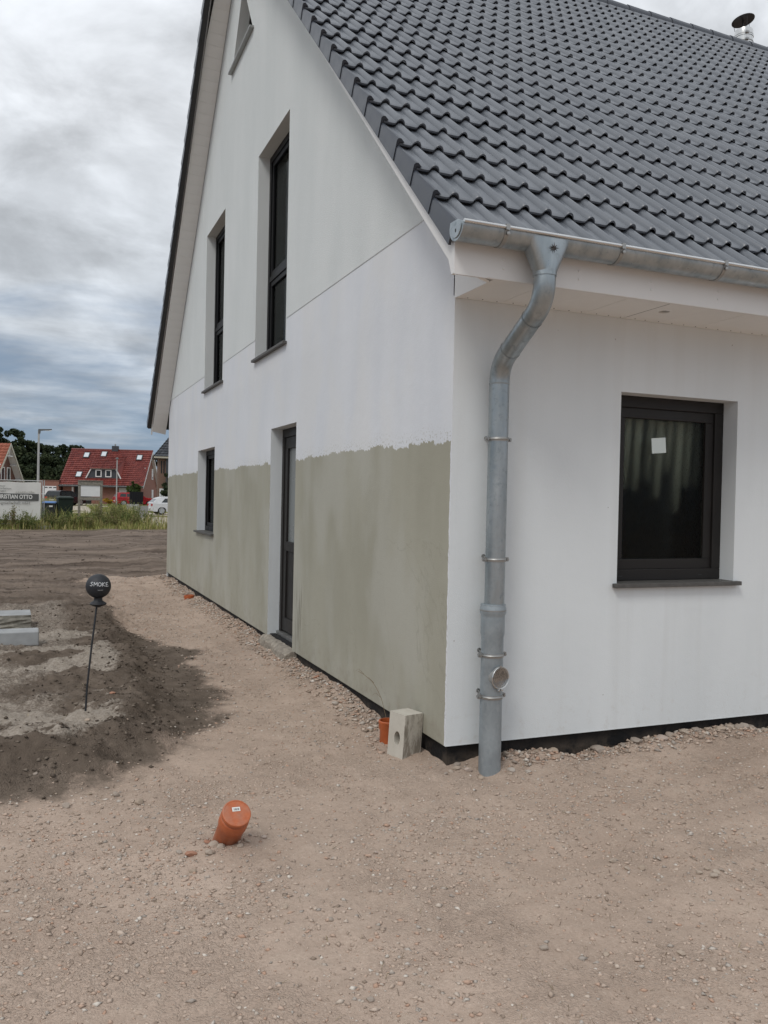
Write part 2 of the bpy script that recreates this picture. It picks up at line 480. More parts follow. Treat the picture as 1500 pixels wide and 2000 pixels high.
MAT['tail'] = simple('red_tail_lamp', (0.45, 0.02, 0.02), 0.25)
MAT['head_lamp'] = simple('headlamp', (0.6, 0.6, 0.6), 0.15)
MAT['white_frame'] = simple('white_frame', (0.76, 0.76, 0.75), 0.5, var=0.03)
MAT['roller'] = simple('white_shutter', (0.70, 0.71, 0.72), 0.55, var=0.04)
MAT['slate'] = simple('dark_slate', (0.045, 0.05, 0.058), 0.6, var=0.3, nscale=5)
MAT['dormer'] = simple('dormer_cladding', (0.05, 0.055, 0.064), 0.6, var=0.15)
MAT['red_tile'] = attr_mat('red_roof_tile', [(0.135, 0.030, 0.026), (0.18, 0.042, 0.034), (0.22, 0.055, 0.044)], 0.45)
MAT['orange_tile'] = attr_mat('orange_roof_tile', [(0.25, 0.080, 0.050), (0.30, 0.10, 0.062), (0.34, 0.12, 0.075)], 0.7)
MAT['slate_tile'] = attr_mat('slate_roof_tile', [(0.040, 0.044, 0.052), (0.058, 0.062, 0.072), (0.075, 0.08, 0.09)], 0.6)


def brick_mat(name, c1, c2):
    m, t, b = new_mat(name)
    oc = t.obj()
    bx, by, bz = t.sep(oc)
    br = t.node('ShaderNodeTexBrick')
    t.put(br.inputs['Vector'], t.comb(t.math('ADD', bx, by), bz, 0))
    br.inputs['Scale'].default_value = 1.0
    br.inputs['Brick Width'].default_value = 0.25
    br.inputs['Row Height'].default_value = 0.083
    br.inputs['Mortar Size'].default_value = 0.010
    br.inputs['Color1'].default_value = (*c1, 1)
    br.inputs['Color2'].default_value = (*c2, 1)
    br.inputs['Mortar'].default_value = (0.22, 0.17, 0.14, 1)
    t.put(b.inputs['Base Color'], br.outputs[0])
    b.inputs['Roughness'].default_value = 0.9
    return m


MAT['brick'] = brick_mat('red_brick', (0.22, 0.082, 0.058), (0.28, 0.11, 0.078))
MAT['brick_dark'] = brick_mat('dark_brick', (0.135, 0.055, 0.042), (0.18, 0.072, 0.052))
MAT['brick_brown'] = brick_mat('brown_brick', (0.14, 0.075, 0.05), (0.18, 0.095, 0.065))


# ------------------------------------------------------------------ mesh helpers
class MB:
    def __init__(self):
        self.v = []
        self.f = []
        self.tint = []          # one value per vertex if used

    def add(self, vs, fs, tint=None):
        o = len(self.v)
        self.v.extend([tuple(a) for a in vs])
        self.f.extend([tuple(i + o for i in f) for f in fs])
        if tint is not None:
            self.tint.extend([tint] * len(vs))
        return self

    def box(self, a, b_, rot=None, at=(0, 0, 0), tint=None):
        x0, y0, z0 = a
        x1, y1, z1 = b_
        vs = [(x0, y0, z0), (x1, y0, z0), (x1, y1, z0), (x0, y1, z0), (x0, y0, z1), (x1, y0, z1), (x1, y1, z1), (x0, y1, z1)]
        if rot is not None:
            vs = [tuple((rot @ Vector(q)) + Vector(at)) for q in vs]
        fs = [(0, 3, 2, 1), (4, 5, 6, 7), (0, 1, 5, 4), (1, 2, 6, 5), (2, 3, 7, 6), (3, 0, 4, 7)]
        return self.add(vs, fs, tint)

    def prism(self, poly, ext, fn, tint=None):
        """poly: 2D outline; fn(a, b, d) -> 3D; ext = (d0, d1)"""
        n = len(poly)
        vs = [fn(a, c, ext[0]) for a, c in poly] + [fn(a, c, ext[1]) for a, c in poly]
        fs = [tuple(range(n - 1, -1, -1)), tuple(range(n, 2 * n))]
        fs += [(i, (i + 1) % n, n + (i + 1) % n, n + i) for i in range(n)]
        return self.add(vs, fs, tint)

    def tube(self, pts, r, seg=12, caps=True, tint=None):
        pts = [Vector(q) for q in pts]
        rs = r if isinstance(r, (list, tuple)) else [r] * len(pts)
        vs, fs = [], []
        ref = None
        for i, q in enumerate(pts):
            d = (pts[min(i + 1, len(pts) - 1)] - pts[max(i - 1, 0)]).normalized()
            if ref is None:
                ref = Vector((1, 0, 0)) if abs(d.x) < 0.9 else Vector((0, 1, 0))
            ref = (ref - d * ref.dot(d)).normalized()
            e = d.cross(ref)
            for k in range(seg):
                a = 2 * PI * k / seg
                vs.append(tuple(q + (ref * math.cos(a) + e * math.sin(a)) * rs[i]))
        for i in range(len(pts) - 1):
            for k in range(seg):
                a, c = i * seg + k, i * seg + (k + 1) % seg
                fs.append((a, c, c + seg, a + seg))
        if caps:
            fs.append(tuple(range(seg - 1, -1, -1)))
            o = (len(pts) - 1) * seg
            fs.append(tuple(range(o, o + seg)))
        return self.add(vs, fs, tint)

    def lathe(self, prof, seg=24, origin=(0, 0, 0), axis=(0, 0, 1), tint=None):
        """prof: list of (r, h) along the axis"""
        ax = Vector(axis).normalized()
        ref = Vector((1, 0, 0)) if abs(ax.x) < 0.9 else Vector((0, 1, 0))
        ref = (ref - ax * ref.dot(ax)).normalized()
        e = ax.cross(ref)
        o = Vector(origin)
        vs, fs = [], []
        for r, h in prof:
            for k in range(seg):
                a = 2 * PI * k / seg
                vs.append(tuple(o + ax * h + (ref * math.cos(a) + e * math.sin(a)) * r))
        for i in range(len(prof) - 1):
            for k in range(seg):
                a, c = i * seg + k, i * seg + (k + 1) % seg
                fs.append((a, c, c + seg, a + seg))
        if prof[0][0] > 1e-5:
            fs.append(tuple(range(seg - 1, -1, -1)))
        if prof[-1][0] > 1e-5:
            q = (len(prof) - 1) * seg
            fs.append(tuple(range(q, q + seg)))
        return self.add(vs, fs, tint)

    def mesh(self, name, mat, smooth=None):
        me = bpy.data.meshes.new(name)
        me.from_pydata(self.v, [], self.f)
        if self.tint:
            at = me.attributes.new('tint', 'FLOAT', 'POINT')
            at.data.foreach_set('value', np.array(self.tint, dtype=np.float32))
        me.materials.append(MAT[mat] if isinstance(mat, str) else mat)
        if smooth is not None:
            me.polygons.foreach_set('use_smooth', [True] * len(me.polygons))
            try:
                me.set_sharp_from_angle(angle=math.radians(smooth))
            except Exception:
                pass
        me.update()
        return me

    def build(self, name, mat, parent=None, smooth=None):
        return link(name, self.mesh(name, mat, smooth), parent)


def link(name, me, parent=None, loc=None, rot=None):
    o = bpy.data.objects.new(name, me)
    COL.objects.link(o)
    if parent is not None:
        o.parent = parent
    if loc is not None:
        o.location = loc
    if rot is not None:
        o.rotation_euler = rot
    return o


def tag(o, label=None, cat=None, group=None, kind=None):
    if label:
        o['label'] = label
    if cat:
        o['category'] = cat
    if group:
        o['group'] = group
    if kind:
        o['kind'] = kind
    return o


def thing(name, label, cat, loc=(0, 0, 0), rz=0.0, group=None):
    o = link(name, None, None, loc, (0, 0, rz))
    o.empty_display_size = 0.2
    return tag(o, label, cat, group)


def bevel(o, width=0.005, seg=2):
    md = o.modifiers.new('bevel', 'BEVEL')
    md.width = width
    md.segments = seg
    md.limit_method = 'ANGLE'
    return o


def fast_mesh(name, verts, faces_flat, nper, mat, tint=None, smooth=False):
    """numpy arrays to a mesh; nper = corners per face (all alike)"""
    me = bpy.data.meshes.new(name)
    nv, nf = len(verts), len(faces_flat) // nper
    me.vertices.add(nv)
    me.vertices.foreach_set('co', np.ascontiguousarray(verts, dtype=np.float32).ravel())
    me.loops.add(nf * nper)
    me.loops.foreach_set('vertex_index', np.ascontiguousarray(faces_flat, dtype=np.int32))
    me.polygons.add(nf)
    me.polygons.foreach_set('loop_start', np.arange(0, nf * nper, nper, dtype=np.int32))
    if smooth:
        me.polygons.foreach_set('use_smooth', np.ones(nf, dtype=bool))
    if tint is not None:
        at = me.attributes.new('tint', 'FLOAT', 'POINT')
        at.data.foreach_set('value', np.ascontiguousarray(tint, dtype=np.float32))
    me.update(calc_edges=True)
    me.validate()
    me.materials.append(MAT[mat] if isinstance(mat, str) else mat)
    return me


# ------------------------------------------------------------------ ground
def hash2(ix, iy, seed):
    h = (ix.astype(np.int64) * 374761393 + iy.astype(np.int64) * 668265263 + seed * 974711) & 0x7fffffff
    h = ((h ^ (h >> 13)) * 1274126177) & 0x7fffffff
    return ((h ^ (h >> 16)) & 0xffff) / 65535.0


def vnoise(x, y, seed=0):
    ix, iy = np.floor(x), np.floor(y)
    fx, fy = x - ix, y - iy
    fx, fy = fx * fx * (3 - 2 * fx), fy * fy * (3 - 2 * fy)
    a, b_, c, d = hash2(ix, iy, seed), hash2(ix + 1, iy, seed), hash2(ix, iy + 1, seed), hash2(ix + 1, iy + 1, seed)
    return (a * (1 - fx) + b_ * fx) * (1 - fy) + (c * (1 - fx) + d * fx) * fy - 0.5


def fbm(x, y, seed=0, octv=4, gain=0.5):
    s, a = 0.0, 1.0
    for i in range(octv):
        s = s + a * vnoise(x, y, seed + i * 17)
        x, y, a = x * 2.03, y * 2.03, a * gain
    return s


def sstep(v, a, b_):
    q = np.clip((v - a) / (b_ - a), 0, 1)
    return q * q * (3 - 2 * q)


def seg_sdf(x, y, line):
    """distance to a polyline, positive on its left when walking along it"""
    best = np.full(np.shape(x), 1e9)
    sign = np.ones(np.shape(x))
    for (x0, y0), (x1, y1) in zip(line[:-1], line[1:]):
        dx, dy = x1 - x0, y1 - y0
        q = np.clip(((x - x0) * dx + (y - y0) * dy) / (dx * dx + dy * dy), 0, 1)
        d = np.hypot(x - x0 - q * dx, y - y0 - q * dy)
        s = np.where(dx * (y - y0) - dy * (x - x0) >= 0, 1.0, -1.0)
        upd = d < best
        best = np.where(upd, d, best)
        sign = np.where(upd, s, sign)
    return best * sign


# the edge between pale sand and dark soil, walked so that soil lies on the left
SOIL_LINE = [(-9, -3.2), (-2.75, 0.0), (-2.42, 0.16), (-2.15, 0.32), (-1.82, 0.55), (-1.42, 0.88), (-1.02, 1.30), (-0.86, 2.3), (-0.78, 3.6), (-0.90, 4.7),
             (-1.22, 5.7), (-1.36, 7.0), (-1.38, 8.4), (-1.43, 11.0), (-1.40, 12.75), (-0.4, 13.0), (0.6, 13.0), (14, 12.6)]
BANK_LINE = [(-9, -0.6), (-3.2, 0.42), (-2.44, 0.62), (-2.03, 0.82), (-1.62, 1.12), (-1.56, 2.2), (-1.52, 3.3), (-1.50, 4.8), (-1.46, 6.9), (-1.46, 9.0), (-1.5, 12.0), (-1.5, 13.2), (0.6, 13.45), (14, 13.1)]


def ground_z(x, y):
    x = np.asarray(x, float)
    y = np.asarray(y, float)
    z = np.full(np.shape(x), -0.150)
    z = z + 0.018 * fbm(x * 0.9, y * 0.9, 3, 3)
    near = sstep(y, 26, 9) * sstep(-y, 22, 9)
    z = z + near * (0.022 * fbm(x * 3.1, y * 3.1, 5, 4) + 0.011 * fbm(x * 13, y * 13, 9, 3, 0.6))
    # sand heaped along the walls, with a hollow where the downpipe goes in
    z = z + 0.050 * sstep(-y, 0.35, 0.02) * sstep(x, -0.25, 0.3) * (1 + 1.1 * fbm(x * 3.2, y * 3.0, 25, 4, 0.6))
    z = z + 0.05 * sstep(-x, 0.55, 0.06) * sstep(y, 0.6, 1.6) * sstep(-y, -12.5, -11) * (1 + 0.8 * fbm(x * 3, y * 2.2, 21, 3))
    z = z - 0.055 * np.exp(-(((x - 0.25) / 0.20) ** 2 + ((y + 0.10) / 0.16) ** 2))
    for k_, off in enumerate((0.0, 0.42)):
        rr_ = y + 1.30 + off - 0.32 * x - 0.10 * np.sin(x * 1.3 + k_)
        z = z - near * 0.016 * np.exp(-(rr_ / 0.09) ** 2) * sstep(x, -0.6, 0.2) + near * 0.010 * np.exp(-((np.abs(rr_) - 0.15) / 0.05) ** 2) * sstep(x, -0.6, 0.2)
    # a ring of spoil round the capped drain
    d = np.hypot(x + 1.435, y + 0.61)
    z = z + 0.028 * np.exp(-((d - 0.13) / 0.075) ** 2)
    # terrace of dark soil with a bank down to the path
    b_ = seg_sdf(x, y, BANK_LINE) + 0.22 * fbm(x * 2.1, y * 2.1, 31, 5, 0.6)
    terr = sstep(b_, -0.36, 0.10)
    fall = 1 - 0.55 * sstep(y, 6, 14)
    z = z + terr * 0.150 * fall
    lip = np.exp(-((b_ - 0.05) / 0.13) ** 2)
    z = z + lip * 0.03 * np.clip(0.5 + fbm(x * 2.3, y * 2.3, 43, 3), 0, 1)
    rough = terr * sstep(-y, -36, -14)
    z = z + terr * sstep(-y, -22, -8) * (0.05 * fbm(x * 2.6, y * 2.6, 51, 5, 0.6) + 0.05 * np.abs(fbm(x * 8, y * 6, 57, 5, 0.62)))
    # wheel ruts of the levelled field run across the view
    fld = sstep(y, 7, 14) * sstep(-y, -33, -30)
    z = z + fld * (0.17 * fbm(x * 0.22, y * 1.9, 61, 5, 0.62) + 0.05 * fbm(x * 1.2, y * 3.6, 65, 4, 0.6))
    z = z - 0.06 * np.exp(-((y - 13.15) / 0.35) ** 2) * sstep(x, -1.4, -0.6)
    # verge, street and the rise towards the houses
    z = z + 0.06 * sstep(y, 30, 32.5) * sstep(-y, -48, -42)
    z = z - 0.06 * sstep(y, 46, 60)
    z = z + 0.40 * sstep(y, 68, 90)
    return z


def masks(x, y):
    d = seg_sdf(x, y, SOIL_LINE)
    d = d + 0.34 * fbm(x * 1.7, y * 1.7, 71, 5, 0.62) + 0.10 * sstep(-y, -2.2, -1.2)
    wide = 0.32 + 0.26 * sstep(-y, -1.6, -0.4)
    soil = sstep(d, -0.20, wide)
    b_ = seg_sdf(x, y, BANK_LINE) + 0.10 * fbm(x * 2.0, y * 2.0, 33, 4)
    cr = sstep(b_, -0.02, 0.22) * sstep(-y, -6.5, -4.5) * sstep(y, 0.1, 0.7)
    cn = fbm(x * 0.9 + 0.7 * y, y * 2.6 - 0.5 * x, 81, 5, 0.6)
    crust = cr * sstep(cn, -0.20, 0.06)
    crust = np.maximum(crust, 0.6 * sstep(fbm(x * 0.5, y * 0.35, 87, 4), 0.1, 0.35) * sstep(b_, 0.2, 0.6) * sstep(-y, -15, -9))
    grass = sstep(y + 1.2 * fbm(x * 0.5, y * 0.5, 91, 4), 31.6, 32.6)
    pave = np.maximum(sstep(y + 2.0 * fbm(x * 0.2, y * 0.2, 95, 3) - 0.55 * np.maximum(0, 3 - x), 43, 45), sstep(x, 2.1, 3.2) * sstep(y, 33, 35))
    lawn = sstep(fbm(x * 0.16, y * 0.10, 99, 4), 0.12, 0.2) * sstep(y, 50, 54)
    pave = pave * (1 - lawn)
    return soil, crust, grass, pave


def axis_lines(lo, hi, dense_lo, dense_hi, step, grow=1.09, cap=30):
    a = list(np.arange(dense_lo, dense_hi + 1e-6, step))
    s, v = step, dense_lo
    left = []
    while v > lo:
        s = min(s * grow, cap)
        v -= s
        left.append(v)
    s, v = step, dense_hi
    right = []
    while v < hi:
        s = min(s * grow, cap)
        v += s
        right.append(v)
    return np.array(left[::-1] + a + right)


gx = axis_lines(-900, 900, -3.3, 3.0, 0.022, 1.10, 60)
gy = axis_lines(-300, 1500, -2.75, 5.5, 0.022, 1.022, 60)
GX, GY = np.meshgrid(gx, gy)
GZ = ground_z(GX, GY)
s_, c_, g_, p_ = masks(GX, GY)
nx_, ny_ = len(gx), len(gy)
idx = np.arange(nx_ * ny_).reshape(ny_, nx_)
quads = np.stack([idx[:-1, :-1], idx[:-1, 1:], idx[1:, 1:], idx[1:, :-1]], -1).reshape(-1)

m, t, b = new_mat('bare_ground')
p = t.pos()


def attr(nm):
    return t.node('ShaderNodeAttribute', attribute_name=nm).outputs['Fac']


n1 = t.noise(p, 1.1, 5, 0.6)
n2 = t.noise(p, 9, 4, 0.6)
n3 = t.noise(p, 48, 4, 0.65)
n4 = t.noise(p, 170, 3, 0.6)
sand = t.mix(t.mapr(n1, 0.3, 0.7), (0.415, 0.320, 0.256), (0.500, 0.391, 0.317))
sand = t.mix(t.mapr(n3, 0.36, 0.62, 0.32, 0), sand, (0.28, 0.212, 0.166))
sand = t.mix(t.mapr(n4, 0.58, 0.72, 0, 0.6), sand, (0.52, 0.43, 0.345))
sand = t.mix(t.mapr(n2, 0.56, 0.70, 0, 0.35), sand, (0.47, 0.385, 0.31))
n0 = t.noise(t.scale(p, (1.0, 0.7, 1)), 0.75, 5, 0.6, 0.6)
sand = t.mix(t.mapr(n0, 0.50, 0.66, 0, 0.55, True), sand, (0.375, 0.287, 0.228))
sand = t.mix(t.mapr(n0, 0.44, 0.32, 0, 0.45, True), sand, (0.58, 0.46, 0.375))
track = t.noise(t.scale(p, (0.5, 2.4, 1)), 1.6, 4, 0.55, 0.8)
sand = t.mix(t.mapr(track, 0.54, 0.62, 0, 0.35, True), sand, (0.37, 0.284, 0.226))
soil = t.mix(t.mapr(n2, 0.3, 0.7), (0.088, 0.069, 0.054), (0.150, 0.118, 0.093))
soil = t.mix(t.mapr(n1, 0.42, 0.66, 0, 0.6), soil, (0.155, 0.123, 0.097))
soil = t.mix(t.mapr(n4, 0.6, 0.75, 0, 0.5), soil, (0.21, 0.17, 0.135))
soil = t.mix(t.mapr(t.noise(p, 3.3, 5, 0.65, 0.5), 0.50, 0.66, 0, 0.55, True), soil, (0.20, 0.160, 0.128))
field = t.noise(t.scale(p, (0.22, 2.6, 1)), 1.3, 6, 0.66)
fsoil = t.mix(t.mapr(field, 0.38, 0.6), (0.088, 0.067, 0.054), (0.215, 0.170, 0.137))
fy = t.sep(p)[1]
soil = t.mix(t.mapr(fy, 5, 10), soil, fsoil)
crust = t.mix(t.mapr(n3, 0.35, 0.65), (0.255, 0.217, 0.178), (0.40, 0.352, 0.302))
turf = t.mix(t.mapr(n1, 0.3, 0.7), (0.075, 0.085, 0.030), (0.20, 0.175, 0.075))
pave = t.mix(t.mapr(n1, 0.3, 0.7), (0.38, 0.335, 0.27), (0.47, 0.42, 0.35))
cr1 = t.noise(t.scale(p, (1.0, 1.9, 1)), 30, 4, 0.65, 0.5)
crv = t.mapr(t.math('ABSOLUTE', t.math('SUBTRACT', cr1, 0.5)), 0.0, 0.022, 1.0, 0.0)
crv = t.math('MULTIPLY', crv, t.mapr(t.noise(p, 3.0, 4, 0.65), 0.42, 0.60))
sand = t.mix(t.math('MULTIPLY', crv, 0.6), sand, (0.20, 0.150, 0.116))
grit = t.noise(p, 95, 3, 0.7)
sand = t.mix(t.mapr(grit, 0.60, 0.70, 0, 0.6), sand, (0.60, 0.51, 0.43))
sand = t.mix(t.mapr(grit, 0.38, 0.30, 0, 0.5), sand, (0.24, 0.182, 0.143))
sm_ = t.math('ADD', attr('soil'), t.math('ADD', t.math('MULTIPLY', t.math('SUBTRACT', n2, 0.5), 0.7), t.math('MULTIPLY', t.math('SUBTRACT', n3, 0.5), 0.6)))
col = t.mix(t.mapr(sm_, 0.22, 0.78, 0, 1, True), sand, soil)
cm_ = t.math('ADD', attr('crust'), t.math('MULTIPLY', t.math('SUBTRACT', n3, 0.5), 0.9))
col = t.mix(t.mapr(cm_, 0.35, 0.85, 0, 0.9, True), col, crust)
col = t.mix(attr('turf'), col, turf)
col = t.mix(attr('pave'), col, pave)
t.put(b.inputs['Base Color'], col)
b.inputs['Roughness'].default_value = 0.97
b.inputs['Specular IOR Level'].default_value = 0.12
vc = t.node('ShaderNodeTexVoronoi')
wp = t.node('ShaderNodeVectorMath', operation='ADD')
t.put(wp.inputs[0], t.scale(p, (1, 1, 0.4)))
wn3 = t.node('ShaderNodeTexNoise')
t.put(wn3.inputs['Vector'], p)
wn3.inputs['Scale'].default_value = 24
t.put(wp.inputs[1], t.scale(wn3.outputs['Color'], (0.05, 0.05, 0.0)))
t.put(vc.inputs['Vector'], wp.outputs[0])
vc.inputs['Scale'].default_value = 100
crumb = t.mapr(vc.outputs['Distance'], 0.1, 0.75, 1.0, 0.0)
patch = t.mapr(t.noise(p, 1.6, 4, 0.6), 0.42, 0.62, 0.05, 1.0, True)
hgt = t.math('ADD', t.math('MULTIPLY', n3, 1.0), t.math('MULTIPLY', n4, 0.6))
hgt = t.math('ADD', hgt, t.math('MULTIPLY', t.math('MULTIPLY', crumb, patch), 0.9))
t.put(b.inputs['Normal'], t.bump(hgt, 0.75, 0.009))
MAT['ground'] = m
gme = fast_mesh('ground', np.stack([GX, GY, GZ], -1).reshape(-1, 3), quads, 4, 'ground', smooth=True)
for nm, arr in (('soil', s_), ('crust', c_), ('turf', g_), ('pave', p_)):
    at = gme.attributes.new(nm, 'FLOAT', 'POINT')
    at.data.foreach_set('value', arr.reshape(-1).astype(np.float32))
tag(link('ground', gme), 'bare sandy building ground with a dark soil terrace', kind='structure')


def gz(x, y):
    return float(ground_z(np.array([x]), np.array([y]))[0])


# ------------------------------------------------------------------ the white house
L, RIDGE_Y = 11.94, 5.97
LEN = 11.2
ZJ = 3.25                    # plaster joint
TU, ZU = 0.958, 3.043        # underside of the roof at the gable wall
TT, ZT = 0.924, 3.345         # tile plane
OV = 0.27
house = thing('plastered_house', 'white plastered gable house with grey tiled roof and half primed green wall', 'house')


def wall_poly(outer, holes, fn, d, flip=False):
    rings = [[Vector((a, c, 0)) for a, c in outer]] + [[Vector((a, c, 0)) for a, c in h] for h in holes]
    flat = [q for r in rings for q in r]
    tris = tessellate_polygon(rings)
    out = MB()
    vs = [fn(q.x, q.y, d) for q in flat]
    fs = []
    for tr in tris:
        a, b2, c2 = (Vector(vs[i]) for i in tr)
        fs.append(tuple(tr))
    out.add(vs, fs)
    return out


def rect(a0, a1, b0, b1):
    return [(a0, b0), (a1, b0), (a1, b1), (a0, b1)]


gab = lambda a, c, d: (d, a, c)                   # gable wall: a = y, c = z, d = depth into the house
eav = lambda a, c, d: (a, d, c)                   # eave wall: a = x, c = z

H_DOOR = (3.28, 4.23, -0.02, 2.18)
H_WIN = (7.33, 8.68, 0.93, 2.155)
H_W1 = (6.86, 8.20, 3.02, 5.33)
H_W2 = (3.71, 5.00, 3.02, 5.33)
TRI = [(5.43, 7.02), (6.56, 7.02), (6.00, 7.84)]
H_EW = (1.215, 2.20, 0.945, 2.185)

# lower plaster, stops at the joint; the door breaks its bottom edge
low_outer = [(0, 0), (H_DOOR[0], 0), (H_DOOR[0], H_DOOR[3]), (H_DOOR[1], H_DOOR[3]), (H_DOOR[1], 0), (L, 0), (L, 3.043), (L - 0.216, ZJ),
             (H_W1[1], ZJ), (H_W1[1], H_W1[2]), (H_W1[0], H_W1[2]), (H_W1[0], ZJ),
             (H_W2[1], ZJ), (H_W2[1], H_W2[2]), (H_W2[0], H_W2[2]), (H_W2[0], ZJ), (0.19, ZJ), (0.0, 3.07)]
gw = wall_poly(low_outer, [rect(*H_WIN)], gab, 0.0).build('gable_wall', 'primed', house)
tag(gw, 'smooth lower gable plaster, white above and rolled grey-green below')
up_outer = [(0.165, ZJ), (H_W2[0], ZJ), (H_W2[0], H_W2[3]), (H_W2[1], H_W2[3]), (H_W2[1], ZJ), (H_W1[0], ZJ), (H_W1[0], H_W1[3]), (H_W1[1], H_W1[3]), (H_W1[1], ZJ),
            (L - 0.19, ZJ), (RIDGE_Y, ZU + TU * RIDGE_Y + 0.05)]
uw = wall_poly(up_outer, [TRI], gab, -0.0025)
uw.prism([(0.17, ZJ - 0.004), (H_W2[0], ZJ - 0.004), (H_W2[0], ZJ), (0.17, ZJ)], (-0.0025, 0.0), gab)
uw.prism([(H_W2[1], ZJ - 0.004), (H_W1[0], ZJ - 0.004), (H_W1[0], ZJ), (H_W2[1], ZJ)], (-0.0025, 0.0), gab)
uw.prism([(H_W1[1], ZJ - 0.004), (L - 0.19, ZJ - 0.004), (L - 0.19, ZJ), (H_W1[1], ZJ)], (-0.0025, 0.0), gab)
uwo = uw.build('scratch_plaster_gable', 'scratch', house)
tag(uwo, 'rough scratch plaster covering the upper gable')
# fine shadow groove of the plaster joint
gr = MB()
for a0, a1 in ((0.18, H_W2[0]), (H_W2[1], H_W1[0]), (H_W1[1], L - 0.2)):
    gr.box((-0.0036, a0, ZJ - 0.0015), (-0.0030, a1, ZJ + 0.0015))
gr.build('plaster_joint', simple('joint_shadow_profile', (0.46, 0.47, 0.47), 0.8), uwo)

ew = wall_poly(rect(0, LEN, 0, 2.70), [rect(*H_EW)], eav, 0.0).build('eave_wall', 'white_wall', house)
# the rest of the shell
sh = MB()
sh.prism([(0.3, -0.3), (L - 0.02, -0.3), (L - 0.02, 3.04), (RIDGE_Y, 8.7), (0.3, 3.2)], (LEN - 0.02, LEN), lambda a, c, d: (d, a, c))
sh.box((0.004, L - 0.02, -0.3), (LEN - 0.02, L, 3.03))
sh.build('back_wall', 'white_wall', house)
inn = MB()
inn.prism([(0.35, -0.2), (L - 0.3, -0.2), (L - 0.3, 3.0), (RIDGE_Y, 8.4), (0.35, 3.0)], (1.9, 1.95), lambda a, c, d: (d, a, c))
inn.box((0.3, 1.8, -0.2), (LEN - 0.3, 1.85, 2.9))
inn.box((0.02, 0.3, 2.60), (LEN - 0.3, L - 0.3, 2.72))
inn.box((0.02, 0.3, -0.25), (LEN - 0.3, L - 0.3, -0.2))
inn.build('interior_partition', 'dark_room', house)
# dark plinth set back under the plaster
pl = MB()
pl.box((0.035, 0.035, -0.5), (LEN, 0.09, 0.012))
pl.box((0.030, 0.036, -0.5), (0.09, L - 0.03, 0.012))
pl.build('plinth', 'bitumen', house)
dr = MB()
dg_ = MB()
dg_.box((0.0006, 0.004, -0.005), (0.035, H_DOOR[0], -0.0006))
dg_.box((0.0006, H_DOOR[1], -0.005), (0.035, L, -0.0006))
dg_.build('plaster_bottom_edge', 'primed', house)
dr.box((0.001, -0.001, -0.006), (LEN, 0.036, 0.0))
dr.build('plaster_bottom_edge', 'white_wall', house)


def reveal(ring, fn, depth, mat, parent, d0=0.0, closed=True):
    r = MB()
    n = len(ring)
    for i in range(n if closed else n - 1):
        a, c = ring[i], ring[(i + 1) % n]
        r.add([fn(*a, d0), fn(*c, d0), fn(*c, depth), fn(*a, depth)], [(0, 1, 2, 3)])
    return r.build('window_reveal', mat, parent)


def frame_window(name, hole, fn, depth, parent, mat_frame, glass, fw=0.07, sash=0.055, transom=None, label=None, sillmat='sill', sill=True):
    a0, a1, b0, b1 = hole
    fr = MB()

    def bars(x0, x1, z0, z1, wd, d0, d1):
        for q in (rect(x0, x1, z0, z0 + wd), rect(x0, x1, z1 - wd, z1), rect(x0, x0 + wd, z0 + wd, z1 - wd), rect(x1 - wd, x1, z0 + wd, z1 - wd)):
            fr.prism(q, (d0, d1), fn)
    bars(a0 + 0.002, a1 - 0.002, b0 + 0.002, b1 - 0.002, fw, depth, depth + 0.07)
    o = fr.build(name, mat_frame, parent)
    bevel(o, 0.004)
    if label:
        tag(o, label)
    fields = [(b0 + fw, b1 - fw)]
    if transom:
        fields = [(b0 + fw, transom - 0.03), (transom + 0.03, b1 - fw)]
        tb = MB()
        tb.prism(rect(a0 + fw, a1 - fw, transom - 0.0295, transom + 0.0295), (depth + 0.004, depth + 0.066), fn)
        bevel(tb.build('transom', mat_frame, o), 0.004)
    for z0, z1 in fields:
        sb = MB()
        fr_ = fr
        fr = sb
        bars(a0 + fw + 0.001, a1 - fw - 0.001, z0 + 0.001, z1 - 0.001, sash, depth + 0.016, depth + 0.062)
        fr = fr_
        bevel(sb.build('sash', mat_frame, o), 0.004)
        g = MB()
        g.prism(rect(a0 + fw + sash - 0.005, a1 - fw - sash + 0.005, z0 + sash - 0.005, z1 - sash + 0.005), (depth + 0.034, depth + 0.040), fn)
        g.build('pane', glass, o)
    if sill:
        s = MB()
        s.prism(rect(a0 - 0.035, a1 + 0.035, b0 - 0.028, b0 + 0.0), (-0.045, -0.001), fn)
        s.prism(rect(a0 + 0.001, a1 - 0.001, b0 - 0.028, b0 + 0.0012), (-0.002, depth + 0.02), fn)
        bevel(s.build('sill', sillmat, o), 0.003)
    return o


D = 0.125
for nm, hole, tr_, lab in (('tall_window', H_W2, 3.93, 'tall black upper window nearer the eave corner'), ('tall_window', H_W1, 3.93, 'tall black upper window farther along the gable')):
    wn = frame_window(nm, hole, gab, D, house, 'black_frame', 'glass', transom=tr_, label=lab)
    reveal(rect(*hole), gab, D + 0.02, 'scratch', wn, -0.006)
wn = frame_window('window', H_WIN, gab, D, house, 'black_frame', 'glass', label='black ground floor window in the primed wall')
reveal(rect(*H_WIN), gab, D + 0.02, 'white_wall', wn)
wn = frame_window('window', H_EW, eav, D, house, 'anthracite', 'pattern_glass', fw=0.075, sash=0.07, label='anthracite window with patterned glass in the eave wall')
reveal(rect(*H_EW), eav, D + 0.02, 'white_wall', wn)
sl = MB()
for xx in (1.34, 2.02):
    sl.box((xx - 0.016, D - 0.001, 0.975), (xx + 0.016, D + 0.01, 0.981))
sl.build('drain_slot', 'black_print', wn)
